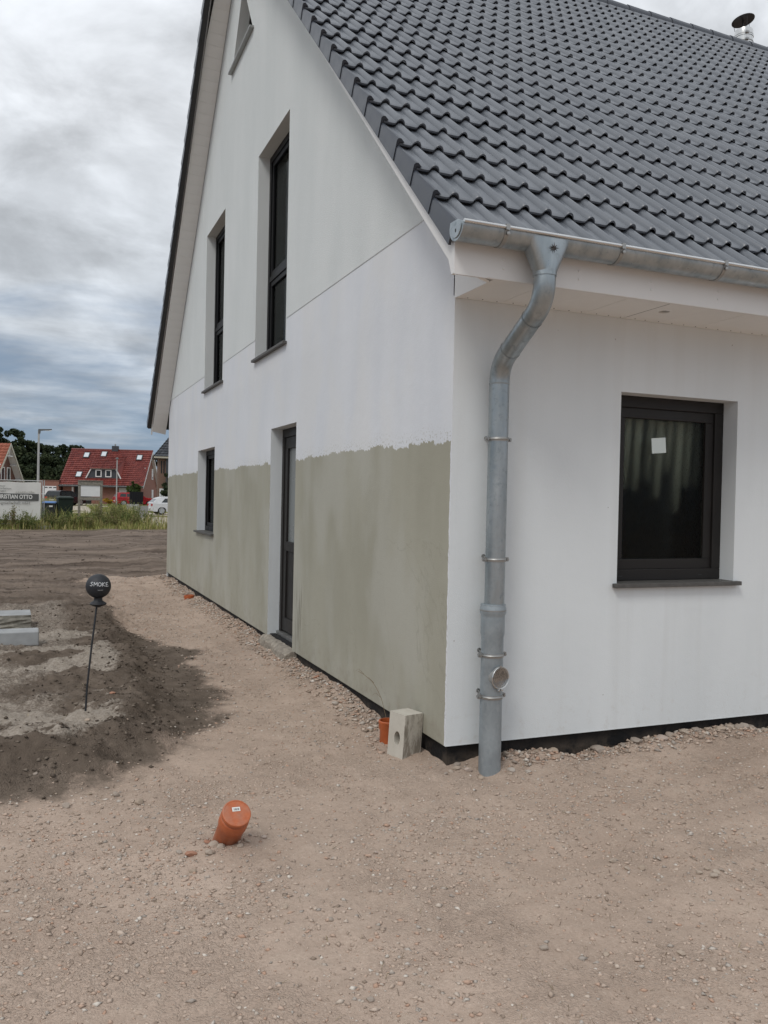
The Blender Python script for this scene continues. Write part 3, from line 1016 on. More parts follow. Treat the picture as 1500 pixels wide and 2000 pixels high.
# small paper stuck to the inside of the glass, tilted
pp = MB()
pp.box((-0.06, 0.0, -0.052), (0.06, 0.002, 0.052), Matrix.Rotation(math.radians(-5), 3, 'Y'), (1.66, D + 0.0305, 1.865))
tag(pp.build('paper_sheet', 'paper'), 'small white paper stuck on the patterned window glass', 'paper')
# pale strips behind the glass, tapered to imitate streaks of light fading downward
rs_ = random.Random(3)
fs_ = MB()
for k in range(11):
    xc, wd, ln = 1.25 + 0.088 * k + rs_.uniform(-0.01, 0.01), (0.066 if k % 2 == 0 else 0.050), rs_.uniform(0.55, 0.78) * (1.0 if k % 2 == 0 else 0.8)
    nj = 18
    vs, fcs = [], []
    for j in range(nj + 1):
        q = j / nj
        ww = wd * (1 - q) + 0.001
        dpt = D + 0.125 + 0.05 * q
        for e, dy_ in ((-0.5, 0.035), (-0.2, 0.006), (0.2, 0.0), (0.5, 0.030)):
            vs.append((xc + e * ww, dpt + dy_, 2.16 - ln * q))
    for j in range(nj):
        for e in range(3):
            a = j * 4 + e
            fcs.append((a, a + 1, a + 5, a + 4))
    fs_.add(vs, fcs)
tag(fs_.build('light_streak_strips', 'light_streak', None, 180), 'pale tapered strips imitating light streaks behind the patterned window', 'light_streak', kind='stuff')
# triangular window in the gable top
tw = MB()
cx_, cz_ = 5.997, 7.29


def tri_scaled(s):
    return [(cx_ + (a - cx_) * s, cz_ + (c - cz_) * s) for a, c in TRI]


o_, i_ = tri_scaled(0.995), tri_scaled(0.74)
for i in range(3):
    j = (i + 1) % 3
    tw.prism([o_[i], o_[j], i_[j], i_[i]], (D, D + 0.06), gab)
two = tw.build('triangular_window', 'black_frame', house)
MB().prism(tri_scaled(0.75), (D + 0.03, D + 0.036), gab).build('pane', 'glass', two)
reveal(TRI, gab, D + 0.02, 'scratch', two, -0.006)
bevel(MB().prism(rect(5.38, 6.61, 6.985, 7.012), (-0.055, D + 0.01), gab).build('sill', 'dull_steel', two), 0.003)

# door
a0, a1, b0, b1 = H_DOOR
df = MB()
for q in (rect(a0 + 0.002, a1 - 0.002, b1 - 0.09, b1 - 0.002), rect(a0 + 0.002, a0 + 0.075, 0.03, b1 - 0.09), rect(a1 - 0.075, a1 - 0.002, 0.03, b1 - 0.09)):
    df.prism(q, (D, D + 0.075), gab)
dfo = bevel(df.build('side_door', 'anthracite', house), 0.004)
tag(dfo, 'anthracite side door with frosted upper pane and solid lower panel')
lf = MB()
x0, x1 = a0 + 0.077, a1 - 0.077
for q in (rect(x0, x1, b1 - 0.21, b1 - 0.092), rect(x0, x1, 0.90, 1.0), rect(x0, x1, 0.06, 0.20), rect(x0, x0 + 0.10, 0.20, 0.90), rect(x1 - 0.10, x1, 0.20, 0.90),
          rect(x0, x0 + 0.10, 1.0, b1 - 0.21), rect(x1 - 0.10, x1, 1.0, b1 - 0.21)):
    lf.prism(q, (D + 0.012, D + 0.07), gab)
bevel(lf.build('door_leaf', 'anthracite', dfo), 0.004)
MB().prism(rect(x0 + 0.095, x1 - 0.095, 0.995, b1 - 0.205), (D + 0.036, D + 0.044), gab).build('pane', 'frost', dfo)
MB().prism(rect(x0 + 0.095, x1 - 0.095, 0.195, 0.905), (D + 0.030, D + 0.05), gab).build('lower_panel', 'anthracite', dfo)
MB().prism(rect(a0 + 0.003, a1 - 0.003, 0.012, 0.045), (D - 0.03, D + 0.075), gab).build('threshold', 'dull_steel', dfo)
rv = MB()
for (p0, p1) in (((a0, 0.0), (a0, b1)), ((a0, b1), (a1, b1)), ((a1, b1), (a1, 0.0))):
    rv.add([gab(*p0, 0), gab(*p1, 0), gab(*p1, D + 0.02), gab(*p0, D + 0.02)], [(0, 1, 2, 3)])
rv.build('door_reveal', 'white_wall', dfo)
ms_ = MB()
nn = 14
vs, fcs = [], []
for i in range(nn + 1):
    yy = a0 - 0.06 + (a1 - a0 + 0.12) * i / nn
    j1, j2 = random.uniform(-0.018, 0.018), random.uniform(-0.02, 0.02)
    for xx, zz in ((D - 0.005, -0.2), (D - 0.005, 0.006), (-0.02 + j1, -0.004 + j2 * 0.4), (-0.075 + j2, -0.035 + j1), (-0.095 + j1, -0.2)):
        vs.append((xx, yy, zz))
for i in range(nn):
    for k in range(4):
        q = i * 5 + k
        fcs.append((q, q + 1, q + 6, q + 5))
fcs += [(0, 1, 2, 3, 4), tuple(nn * 5 + k for k in (4, 3, 2, 1, 0))]
ms_.add(vs, fcs)
ms_.build('door_step', 'mortar', dfo)

# ---- roof
PIT = math.atan(TT)
CP, SP = math.cos(PIT), math.sin(PIT)
dk = MB()
for sgn in (0, 1):
    yy = (lambda q: q) if sgn == 0 else (lambda q: 2 * RIDGE_Y - q)
    poly = [(yy(-0.50), ZU + 0.075 - TU * 0.50 + 0.11), (yy(RIDGE_Y), ZU + TU * RIDGE_Y + 0.085), (yy(RIDGE_Y), ZT + TT * RIDGE_Y - 0.045), (yy(-0.50), ZT - TT * 0.5 - 0.045)]
    dk.prism(poly, (-0.245, LEN + 0.2), lambda a, c, d: (d, a, c))
roof = dk.build('roof', 'dark_room', house)
tag(roof, 'steep roof of dark grey double roll concrete tiles')

W2 = 0.15
prof = [(0.0, 0.001), (0.070, 0.0), (0.082, 0.004), (0.088, 0.018), (0.099, 0.030), (0.113, 0.035), (0.127, 0.030), (0.138, 0.018), (0.145, 0.003)]
PROFILE = [(u_, h_) for u_, h_ in prof] + [(u_ + W2, h_) for u_, h_ in prof] + [(0.302, 0.001)]
TLEN = 0.418
DY = 0.2605
EXPO = DY / CP
LIFT = 0.039


def tile_mesh(name, flap=0, mat='tile'):
    o = MB()
    n = len(PROFILE)
    rows = [(0.040, -0.040), (0.004, -0.020), (0.003, -0.009), (0.020, 0.0), (TLEN, 0.0)]
    vs = []
    for v_, dw in rows:
        base = LIFT * (1 - v_ / EXPO)
        for u_, h_ in PROFILE:
            vs.append((u_, v_, base + h_ + dw))
    fs = []
    for r in range(4):
        for i in range(n - 1):
            if r == 0 and i > n - 9 and flap == 0:
                continue                      # the overlapping roll is open at the nose
            q = r * n + i
            fs.append((q, q + 1, q + n + 1, q + n))
    # thin underside near the nose so that the roll reads hollow
    o.add(vs, fs)
    if flap:
        # shaped edge piece: a rounded upstand and a plate hanging over the gable
        ue = 0.0 if flap > 0 else 0.30
        s = 1 if flap > 0 else -1
        bot = -0.068 if flap > 0 else -0.090
        sec = [(0.030, 0.001), (0.016, 0.012), (0.002, 0.022), (-0.014, 0.021), (-0.022, 0.008), (-0.022, bot), (-0.006, bot), (-0.004, 0.0)]
        vs = []
        for v_, sh_ in ((0.0, 0.055), (TLEN - 0.02, 0.055)):
            base = LIFT * (1 - v_ / EXPO)
            for a, c in sec:
                lean = sh_ * (-c / 0.15) if c < 0 else 0
                sc_ = 1.0 if v_ == 0 else 0.72
                vs.append((ue + s * a * sc_, v_ - lean * 0.9, (base if c > -0.05 else 0.0) + c + (0.0 if v_ == 0 else -0.004)))
        k = len(sec)
        fs = [(i, (i + 1) % k, k + (i + 1) % k, k + i) for i in range(k)]
        fs += [tuple(range(k - 1, -1, -1)), tuple(range(k, 2 * k))]
        o.add(vs, fs)
    return o


tile_me = tile_mesh('roof_tile').mesh('roof_tile', 'tile', 40)
verge_near = tile_mesh('verge_tile', 1)
verge_far = tile_mesh('verge_tile', -1)


def verge_mesh(o):
    me = o.mesh('verge_tile', 'tile', 40)
    me.materials.append(MAT['verge'])
    n0 = (len(PROFILE) - 1) * 4
    for i, pl_ in enumerate(me.polygons):
        if i >= n0:
            pl_.material_index = 1
    return me


vn_me, vf_me = verge_mesh(verge_near), verge_mesh(verge_far)
ROWS = 25
Y0 = -0.532
TX = -0.280
cands = []
cl_ = 37
for r in range(ROWS):
    y = Y0 + DY * r
    z = ZT + TT * y
    for c in range(cl_):
        x = TX + 0.30 * c
        if c == 0:
            link('verge_tile', vn_me, roof, (x, y, z), (PIT, 0, 0))
        else:
            cands.append((math.dist((x + 0.15, y + 0.1, z), EYE), x, y, z))


def in_view(x, y, z):
    d = Vector((x, y, z)) - EYE
    zz = d.dot(fwd)
    u_, v_ = d.dot(r2) / zz * 1634.6, d.dot(u2) / zz * 1634.6
    return zz > 0 and abs(u_) < 790 and abs(v_) < 1040


cands.sort(key=lambda q: (not in_view(q[1] + 0.1, q[2], q[3]), q[0]))
rest = []
for i, (d_, x, y, z) in enumerate(cands):
    if i < 276:
        o = link('roof_tile', tile_me, roof, (x, y, z + random.uniform(-0.0015, 0.0015)), (PIT + random.uniform(-0.003, 0.003), 0, random.uniform(-0.0025, 0.0025)))
    else:
        rest.append((x, y, z))
base = tile_mesh('roof_tile')
bv = np.array(base.v)
bf = np.array(base.f)


def joined_tiles(places, far):
    R_ = np.array(Matrix.Rotation(PIT, 3, 'X'))
    if far:
        R_ = np.array(Matrix.Rotation(PI, 3, 'Z')) @ R_
    rv_ = bv @ R_.T
    V = np.concatenate([rv_ + np.array(q) for q in places])
    F = np.concatenate([bf + i * len(bv) for i in range(len(places))]).reshape(-1)
    me = fast_mesh('roof_tiles', V, F, 4, 'tile', smooth=True)
    me.set_sharp_from_angle(angle=math.radians(40))
    return me


o = link('distant_roof_tiles', joined_tiles(rest, False), roof)
tag(o, kind='stuff')
far_places = []
for r in range(ROWS):
    y = 2 * RIDGE_Y - (Y0 + DY * r)
    z = ZT + TT * (Y0 + DY * r)
    link('verge_tile', vf_me, roof, (TX + 0.25, y, z), (PIT, 0, PI))
    for c in range(1, cl_):
        far_places.append((TX - 0.05 + 0.30 * (c + 1), y, z))
o = link('rear_slope_tiles', joined_tiles(far_places, True), roof)
tag(o, kind='stuff')
# ridge tiles, half round and overlapping
rt = MB()
for k, (rr, xx) in enumerate(((0.128, 0.0), (0.118, 0.43))):
    for i in range(9):
        a = PI * (i / 8) * 1.16 - 0.08 * PI
        rt.v.append((xx, -math.cos(a) * rr, math.sin(a) * rr))
for i in range(8):
    rt.f.append((i, i + 1, i + 10, i + 9))
for k, (rr, xx) in enumerate(((0.128, 0.0), (0.104, 0.0))):
    for i in range(9):
        a = PI * (i / 8) * 1.16 - 0.08 * PI
        rt.v.append((xx, -math.cos(a) * rr, math.sin(a) * rr))
for i in range(8):
    rt.f.append((18 + i, 19 + i, 28 + i, 27 + i))
rme = rt.mesh('ridge_tile', 'verge', 40)
for k in range(29):
    link('ridge_tile', rme, roof, (-0.24 + 0.40 * k, RIDGE_Y, ZT + TT * RIDGE_Y - 0.035))
MB().prism([(RIDGE_Y - 0.17, ZT + TT * (RIDGE_Y - 0.17) + 0.005), (RIDGE_Y + 0.17, ZT + TT * (RIDGE_Y - 0.17) + 0.005), (RIDGE_Y, ZT + TT * RIDGE_Y + 0.03)], (-0.2, LEN + 0.1), lambda a, c, d: (d, a, c)).build('ridge_seal', 'black_print', roof)

MB().prism([(2 * RIDGE_Y + 0.50, ZT - TT * 0.50 - 0.13), (RIDGE_Y, ZT + TT * RIDGE_Y - 0.13), (RIDGE_Y, ZT + TT * RIDGE_Y - 0.03), (2 * RIDGE_Y + 0.50, ZT - TT * 0.50 - 0.03)], (-0.334, -0.2725), lambda a, c, d: (d, a, c)).build('verge_shade_strip', 'black_print', roof)  # near-black strip that paints the shade gap under the far verge tiles
# barge boards, sloping soffit boards under both verges
bb = MB()
for sgn in (0, 1):
    yy = (lambda q: q) if sgn == 0 else (lambda q: 2 * RIDGE_Y - q)
    up_ = 0.0 if sgn == 0 else 0.07
    bb.prism([(yy(-0.52), 2.640), (yy(-0.485), 2.640), (yy(-0.447), 2.727), (yy(-0.40), 2.772 + up_), (yy(RIDGE_Y), ZU + 0.085 + TU * RIDGE_Y + up_), (yy(RIDGE_Y), ZT + TT * RIDGE_Y - 0.03), (yy(-0.52), 2.80)], (-OV - 0.002, -OV + 0.02), lambda a, c, d: (d, a, c))
bevel(bb.build('barge_board', 'white_board', house), 0.003)
ss = MB()
ss.box((-OV + 0.021, 0, -0.008), (-0.009, 0.148, 0.008))
slat = ss.v
NB = 55
sof = MB()
for sgn in (0, 1):
    yy = (lambda q: q) if sgn == 0 else (lambda q: 2 * RIDGE_Y - q)
    sof.prism([(yy(-0.49), ZU + 0.125 - TU * 0.49), (yy(RIDGE_Y - 0.01), ZU + 0.125 + TU * RIDGE_Y), (yy(RIDGE_Y - 0.01), ZU + 0.14 + TU * RIDGE_Y), (yy(-0.49), ZU + 0.14 - TU * 0.49)], (-OV + 0.021, -0.009), lambda a, c, d: (d, a, c))
vso = sof.build('verge_soffit', 'soffit', house)
pu = math.atan(TU)
bd = MB()
bd.add([(-OV + 0.0205, 0.0006, -0.010), (-0.0085, 0.0006, -0.085), (-0.0085, 0.1552, -0.085), (-OV + 0.0205, 0.1552, -0.010),
        (-OV + 0.0205, 0.0, 0.006), (-0.0085, 0.0, -0.069), (-0.0085, 0.1555, -0.069), (-OV + 0.0205, 0.1555, 0.006)],
       [(0, 1, 2, 3)[::-1], (4, 5, 6, 7), (0, 4, 5, 1)[::-1], (1, 5, 6, 2)[::-1], (2, 6, 7, 3)[::-1], (3, 7, 4, 0)[::-1]])
bme = bd.mesh('soffit_board', 'soffit')
step = 0.156
for sgn in (0, 1):
    k = 0
    while True:
        yb = -0.47 + k * step * math.cos(pu)
        if yb > RIDGE_Y - 0.12:
            break
        z = ZU + 0.112 + TU * yb
        if sgn == 0:
            link('soffit_board', bme, vso, (0, yb, z), (pu, 0, 0))
        else:
            link('soffit_board', bme, vso, (0, 2 * RIDGE_Y - yb - step * math.cos(pu), z + step * math.sin(pu)), (-pu, 0, 0))
        k += 1
# eave fascia, flat soffit of boards and the closing triangle
fa = MB()
fa.box((-OV + 0.0205, -0.522, 2.638), (LEN + 0.2, -0.50, 2.86))
fao = bevel(fa.build('eave_fascia', 'white_board', house), 0.004)
MB().box((-OV - 0.004, -0.5255, 2.636), (-OV + 0.19, -0.5225, 2.862)).build('fascia_joint_plate', 'white_board', fao)
sc = MB()
for xx in [0.02, 0.50, 1.0, 1.5, 2.0, 2.5, 3.0]:
    for zz in (2.70, 2.745):
        sc.lathe([(0.007, 0), (0.006, 0.004)], 8, (xx, -0.522, zz), (0, -1, 0))
tag(sc.build('screws', 'white_frame', fao), kind='stuff')
es = MB()
es.box((0.0, -0.4995, 2.668), (LEN, -0.001, 2.672))
eso = es.build('eave_soffit', 'dark_room', house)
sb = MB()
sb.box((0.0015, -0.499, 0.0), (0.2985, -0.002, 0.012))
sme = sb.mesh('soffit_board', 'soffit')
for k in range(24):
    xx = 0.002 + 0.30 * k
    if abs(xx + 0.15 - 1.352) > 0.1:
        link('soffit_board', sme, eso, (xx, 0, 2.655 + random.uniform(0, 0.0012)))
    else:
        # board with a round cut-out for a lamp
        ring = [Vector((1.315 + 0.034 * math.cos(2 * PI * i / 16), -0.267 + 0.034 * math.sin(2 * PI * i / 16), 0)) for i in range(16)]
        outer = [Vector((xx + 0.0015, -0.499, 0)), Vector((xx + 0.2985, -0.499, 0)), Vector((xx + 0.2985, -0.002, 0)), Vector((xx + 0.0015, -0.002, 0))]
        hb = MB()
        hb.add([(q.x, q.y, 2.655) for q in outer + ring], [tuple(tr) for tr in tessellate_polygon([outer, ring])])
        hb.add([(q.x, q.y, 2.655) for q in ring] + [(q.x, q.y, 2.667) for q in ring], [(i, (i + 1) % 16, 16 + (i + 1) % 16, 16 + i) for i in range(16)])
        hb.build('soffit_board', 'soffit', eso)
nl = MB()
for k in range(34):
    nl.lathe([(0.0045, 0), (0.003, 0.002)], 6, (0.07 + 0.10 * k + random.uniform(-0.01, 0.01), -0.035 + random.uniform(-0.006, 0.006), 2.6546), (0, 0, -1))
tag(nl.build('soffit_nails', 'dark_metal', eso), kind='stuff')
tri = MB()
tri.prism([(-0.0005, 2.652), (-0.499, 2.652), (-0.499, 2.80), (-0.0005, 3.14)], (-0.0045, 0.0), lambda a, c, d: (d, a, c))
tri.build('soffit_end_board', 'white_board', house)
# the corner return above the eave wall
MB().box((0.0, 0.0005, 2.671), (LEN, 0.02, 2.95)).build('wall_plate', 'white_wall', house)

# ---- gutter
GYc, GZc, GR = -0.603, 2.858, 0.076
gt = MB()
NS = 14
xs = (-0.30, LEN + 0.2)
for x in xs:
    for rr in (GR, GR - 0.003):
        for i in range(NS + 1):
            a = PI + PI * i / NS
            gt.v.append((x, GYc + math.cos(a) * rr, GZc + math.sin(a) * rr))
n = NS + 1
for i in range(NS):
    gt.f.append((i, i + 1, 2 * n + i + 1, 2 * n + i))
    gt.f.append((n + i + 1, n + i, 3 * n + i, 3 * n + i + 1))
gto = gt.build('gutter', 'zinc', house, 50)
tag(gto, 'half round zinc gutter along the eave')
bd_ = MB()
bd_.tube([(-0.303, GYc - GR - 0.002, GZc + 0.004), (LEN + 0.2, GYc - GR - 0.002, GZc + 0.004)], 0.0105, 10)
bd_.build('gutter_bead', 'steel', gto, 60)
ec = MB()
pts = [(GYc + math.cos(PI + PI * i / NS) * (GR + 0.003), GZc + math.sin(PI + PI * i / NS) * (GR + 0.003)) for i in range(NS + 1)]
pts += [(GYc + GR * 0.95, GZc + 0.032), (GYc - 0.01, GZc + 0.030)]
ec.prism(pts, (-0.307, -0.299), lambda a, c, d: (d, a, c))
eco = bevel(ec.build('gutter_end_cap', 'zinc', gto), 0.002)
e2 = MB()
pts2 = [(GYc + math.cos(PI + PI * i / NS) * (GR - 0.016), GZc - 0.004 + math.sin(PI + PI * i / NS) * (GR - 0.016)) for i in range(NS + 1)]
e2.prism(pts2, (-0.312, -0.3065), lambda a, c, d: (d, a, c))
bevel(e2.build('cap_relief', 'zinc', eco), 0.002)
MB().box((-0.3135, GYc - 0.005, GZc - 0.035), (-0.312, GYc + 0.003, GZc - 0.018)).build('cap_slot', 'black_print', eco)
br = MB()
for i in range(NS):
    a, c = PI + PI * i / NS, PI + PI * (i + 1) / NS
    R1 = GR + 0.0035
    for (q, s_) in ((a, 0), (c, 1)):
        pass
    v = [(-0.011, GYc + math.cos(a) * R1, GZc + math.sin(a) * R1), (0.011, GYc + math.cos(a) * R1, GZc + math.sin(a) * R1),
         (0.011, GYc + math.cos(c) * R1, GZc + math.sin(c) * R1), (-0.011, GYc + math.cos(c) * R1, GZc + math.sin(c) * R1)]
    R0 = GR - 0.001
    v += [(-0.011, GYc + math.cos(a) * R0, GZc + math.sin(a) * R0), (0.011, GYc + math.cos(a) * R0, GZc + math.sin(a) * R0),
          (0.011, GYc + math.cos(c) * R0, GZc + math.sin(c) * R0), (-0.011, GYc + math.cos(c) * R0, GZc + math.sin(c) * R0)]
    br.add(v, [(0, 1, 2, 3), (0, 4, 5, 1), (3, 2, 6, 7), (0, 3, 7, 4), (1, 5, 6, 2)])
br.box((-0.011, GYc - GR - 0.015, GZc - 0.012), (0.011, GYc - GR + 0.004, GZc + 0.0185))
br.lathe([(0.010, 0), (0.010, 0.006), (0.004, 0.008)], 10, (0.006, GYc - GR - 0.003, GZc - 0.028), (0, -1, 0))
brm = br.mesh('gutter_bracket', 'dull_steel')
for k in range(15):
    link('gutter_bracket', brm, gto, (-0.055 + 0.725 * k, 0, 0))

# ---- downpipe
dp = MB()


def lerp(a, c, q):
    return a + (c - a) * q


# funnel from the gutter to the round pipe
PX, PYT = 0.212, -0.625
rings = []
NSG = 24
for q in (0.0, 0.25, 0.5, 0.75, 1.0):
    ring = []
    for k in range(NSG):
        a = 2 * PI * k / NSG
        ca, sa = math.cos(a), math.sin(a)
        # rounded rectangle at the top
        e = 0.45
        hx = 0.142 * (abs(ca) ** e) * (1 if ca >= 0 else -1)
        hy = 0.064 * (abs(sa) ** e) * (1 if sa >= 0 else -1)
        xx = lerp(hx, 0.062 * ca, q ** 0.9)
        yy = lerp(hy, 0.062 * sa, q ** 0.9)
        ring.append((PX + xx, PYT + lerp(0.006, 0, q) + yy, lerp(2.846, 2.672, q)))
    rings.append(ring)
fu = MB()
for ring in rings:
    fu.v.extend(ring)
for i in range(len(rings) - 1):
    for k in range(NSG):
        a, c = i * NSG + k, i * NSG + (k + 1) % NSG
        fu.f.append((a, c, c + NSG, a + NSG))


def fillet(pts, radii, n=8):
    out = [Vector(pts[0])]
    for i in range(1, len(pts) - 1):
        p0, p1, p2 = Vector(pts[i - 1]), Vector(pts[i]), Vector(pts[i + 1])
        d0, d1 = (p0 - p1).normalized(), (p2 - p1).normalized()
        t_ = radii[i - 1]
        a, c = p1 + d0 * t_, p1 + d1 * t_
        for k in range(n + 1):
            q = k / n
            out.append((a * (1 - q) + p1 * q) * (1 - q) + (p1 * (1 - q) + c * q) * q)
    out.append(Vector(pts[-1]))
    return out


PB = (0.252, -0.105)
path = fillet([(PX, PYT, 2.69), (PX, PYT, 2.525), (PB[0], PB[1], 2.265), (PB[0], PB[1], 0.80)], [0.11, 0.11], 12)
dp.tube(path, 0.0595, 28, False)
dpo = dp.build('downpipe', 'zinc', house, 60)
tag(dpo, 'zinc downpipe with a double bend running into a galvanised standpipe')
funnel = fu.build('funnel', 'zinc', dpo, 60)
sm2 = MB()
sm2.tube([(PX, PYT, 2.690), (PX, PYT, 2.655)], 0.0635, 28, False)
sm2.tube([(PX, PYT, 2.655), (PX, PYT, 2.6545)], [0.0635, 0.0595], 28, False)
q0, q1 = Vector((PX, PYT, 2.525)), Vector((PB[0], PB[1], 2.265))
dd = (q1 - q0).normalized()
for q in (0.25, 0.74):
    c0 = q0.lerp(q1, q)
    sm2.tube([c0, c0 + dd * 0.006, c0 + dd * 0.008], [0.0615, 0.0615, 0.0595], 28, False)
sm2.tube([(PB[0], PB[1], 2.155), (PB[0], PB[1], 2.15), (PB[0], PB[1], 2.148)], [0.0615, 0.0615, 0.0595], 28, False)
sm2.build('pipe_seams', 'zinc', dpo, 60)
st8 = []
for i in range(16):
    rr = 0.032 if i % 4 == 0 else (0.025 if i % 2 == 0 else 0.010)
    a = PI / 2 + 2 * PI * i / 16
    st8.append((rr * math.cos(a), rr * math.sin(a)))
sto = MB()
n_f = Vector((0, -1, -0.0)).normalized()
sto.v = [(PX + 0.012 + a, PYT - 0.0665 + (0.0 if True else 0), 2.792 + c) for a, c in st8] + [(PX + 0.012, PYT - 0.073, 2.792)]
sto.f = [(i, (i + 1) % 16, 16) for i in range(16)]
sto.build('star_emblem', 'dark_metal', funnel)
sp_ = MB()
xb, yb = PB
prof_ = [(0.066, -0.42), (0.066, 0.655), (0.071, 0.675), (0.0715, 0.775), (0.0715, 0.785), (0.078, 0.800), (0.078, 0.828), (0.0745, 0.838), (0.0745, 0.850), (0.061, 0.851)]
sp_.lathe(prof_, 32, (xb - 0.008, yb, 0))
spo = sp_.build('standpipe', 'galv', dpo, 40)
MB().lathe([(0.0786, 0.812), (0.0792, 0.816), (0.0786, 0.820)], 32, (xb - 0.008, yb, 0)).build('sealing_ring', 'dull_steel', spo)


def clamp(z, r, bead=True):
    c = MB()
    hs = 0.012
    c.lathe([(r, -hs), (r + 0.003, -hs), (r + 0.003, -0.004), (r + 0.006, 0), (r + 0.003, 0.004), (r + 0.003, hs), (r, hs)], 28, (0, 0, 0))
    for s in (-1, 1):
        c.box((s * (r + 0.002), -0.008, -0.012) if s > 0 else (-(r + 0.026), -0.008, -0.012), ((r + 0.026), 0.008, 0.012) if s > 0 else (-(r + 0.002), 0.008, 0.012))
        c.lathe([(0.007, -0.018), (0.007, 0.018)], 8, (s * (r + 0.016), 0.0, 0), (0, 1, 0))
    c.tube([(-(r + 0.008), 0.006, 0.006), (-(r - 0.01), 0.03, 0.012), (-(r - 0.035), 0.11, 0.012)], 0.005, 8)
    c.lathe([(0.013, 0), (0.012, 0.006)], 12, (-(r - 0.035), 0.104, 0.012), (0, -1, 0))
    o = c.build('pipe_clamp', 'dull_steel', dpo, 40)
    o.location = (xb - (0.008 if z < 0.8 else 0), yb, z)
    return o


for z, r in ((1.825, 0.0597), (1.115, 0.0597), (0.55, 0.0662), (0.305, 0.0662)):
    clamp(z, r)
# inspection opening with a round cover, turned to the right
ang = math.radians(12)
ax = Vector((math.sin(ang), -math.cos(ang), 0))
iv = MB()
oc = Vector((xb - 0.008, yb, 0.425)) + ax * 0.03
iv.lathe([(0.056, 0), (0.056, 0.034), (0.066, 0.036), (0.067, 0.046), (0.060, 0.050), (0.056, 0.048), (0.054, 0.042), (0.0, 0.042)], 32, oc, ax)
ivo = iv.build('inspection_cover', simple('grey_cover', (0.27, 0.275, 0.27), 0.55, 0.15, 0.08, 20), spo, 35)
MB().lathe([(0.061, 0.049), (0.064, 0.0525), (0.067, 0.049)], 32, oc, ax).build('cover_ring', 'steel', dpo, 60)
bt = MB()
side = Vector((math.cos(ang), math.sin(ang), 0))
for s in (-1, 1):
    bt.lathe([(0.007, 0), (0.007, 0.018), (0.004, 0.02)], 8, oc + Vector((0, 0, -0.071)) + side * 0.011 * s + ax * 0.035, ax)
bt.lathe([(0.005, 0), (0.005, 0.012)], 8, oc + Vector((0, 0, 0.068)) + ax * 0.038, ax)
bt.build('cover_bolts', 'steel', dpo)


def text_mesh(body, size, bold=0.0, extrude=0.0):
    cu = bpy.data.curves.new('lettering', 'FONT')
    cu.body = body
    cu.size = size
    cu.offset = bold
    cu.extrude = extrude
    cu.align_x = 'CENTER'
    cu.resolution_u = 3
    ob = bpy.data.objects.new('lettering', cu)
    COL.objects.link(ob)
    dg = bpy.context.evaluated_depsgraph_get()
    me = bpy.data.meshes.new_from_object(ob.evaluated_get(dg))
    bpy.data.objects.remove(ob)
    bpy.data.curves.remove(cu)
    return me


lt = text_mesh('LORO', 0.030, 0.0004, 0.0012)
lt.materials.clear()
lt.materials.append(MAT['steel'])
lo = link('embossed_lettering', lt, dpo, oc + ax * 0.0428 + Vector((0, 0, -0.010)), (PI / 2, 0, ang))

# chimney flue of polished steel behind the ridge, with a tilted rain cap
fl = MB()
fl.lathe([(0.15, 8.3), (0.15, 9.30), (0.158, 9.305), (0.158, 9.325), (0.15, 9.33), (0.15, 9.40), (0.145, 9.43), (0.12, 9.44), (0.12, 9.445), (0.0, 9.445)], 32, (8.72, 6.6, 0))
fl.v = [(a, c, d + (0.14 if d > 9 else 0)) for a, c, d in fl.v]
flo = thing('flue_pipe', 'polished steel flue with a tilted rain cap behind the ridge', 'chimney', (0, 0, 0))
fl.build('flue_tube', 'steel', flo, 40)
capc = Vector((8.70, 6.6, 9.74))
capn = (Vector((0.10, 0.16, 1.0)) + Vector((-0.20, 0, 0))).normalized()
MB().lathe([(0.185, 0.0), (0.187, 0.008), (0.09, 0.036), (0.0, 0.046)], 28, capc, capn).build('rain_cap', 'dark_metal', flo, 40)
MB().tube([(8.70, 6.6, 9.57), capc], 0.014, 8).build('cap_rod', 'dark_metal', flo)
for a in (0.15, 2.2, 4.3):
    MB().tube([(8.72 + 0.13 * math.cos(a), 6.6 + 0.13 * math.sin(a), 9.55), capc + Vector((0.165 * math.cos(a), 0.165 * math.sin(a), 0.02 + 0.02 * math.cos(a)))], 0.004, 6).build('cap_strut', 'dark_metal', flo)
bnd = MB()
for z in (9.36, 9.475):
    bnd.lathe([(0.151, z - 0.008), (0.156, z - 0.006), (0.156, z + 0.006), (0.151, z + 0.008)], 32, (8.72, 6.6, 0))
    bnd.box((8.62, 6.435, z - 0.014), (8.68, 6.470, z + 0.014))
bnd.build('pipe_band', 'dull_steel', flo, 40)


# ------------------------------------------------------------------ things by the wall
# capped orange drain pipe standing askew in the ground
dx, dy = -1.435, -0.61
drain = thing('drain_pipe', 'capped orange plastic drain pipe sticking askew from the sand', 'pipe', (dx, dy, -0.15))
axp = Vector((0.06, -0.68, 0.80)).normalized()
d = MB()
d.lathe([(0.0600, -0.15), (0.0600, 0.165), (0.0635, 0.170), (0.0660, 0.176), (0.0660, 0.228), (0.0635, 0.232), (0.0605, 0.234), (0.056, 0.234)], 36, (0, 0, 0), axp)
d.build('pipe_socket', 'orange_dusty', drain, 40)
d = MB()
d.lathe([(0.0575, 0.21), (0.0575, 0.240), (0.0635, 0.2405), (0.0650, 0.243), (0.0650, 0.260), (0.0635, 0.2625), (0.0585, 0.264), (0.057, 0.2625), (0.0, 0.2625)], 36, (0, 0, 0), axp)
cap = d.build('pipe_cap', 'orange_dusty', drain, 40)
refx = Vector((1, 0, 0))
refx = (refx - axp * refx.dot(axp)).normalized()
refy = axp.cross(refx)
st = MB()
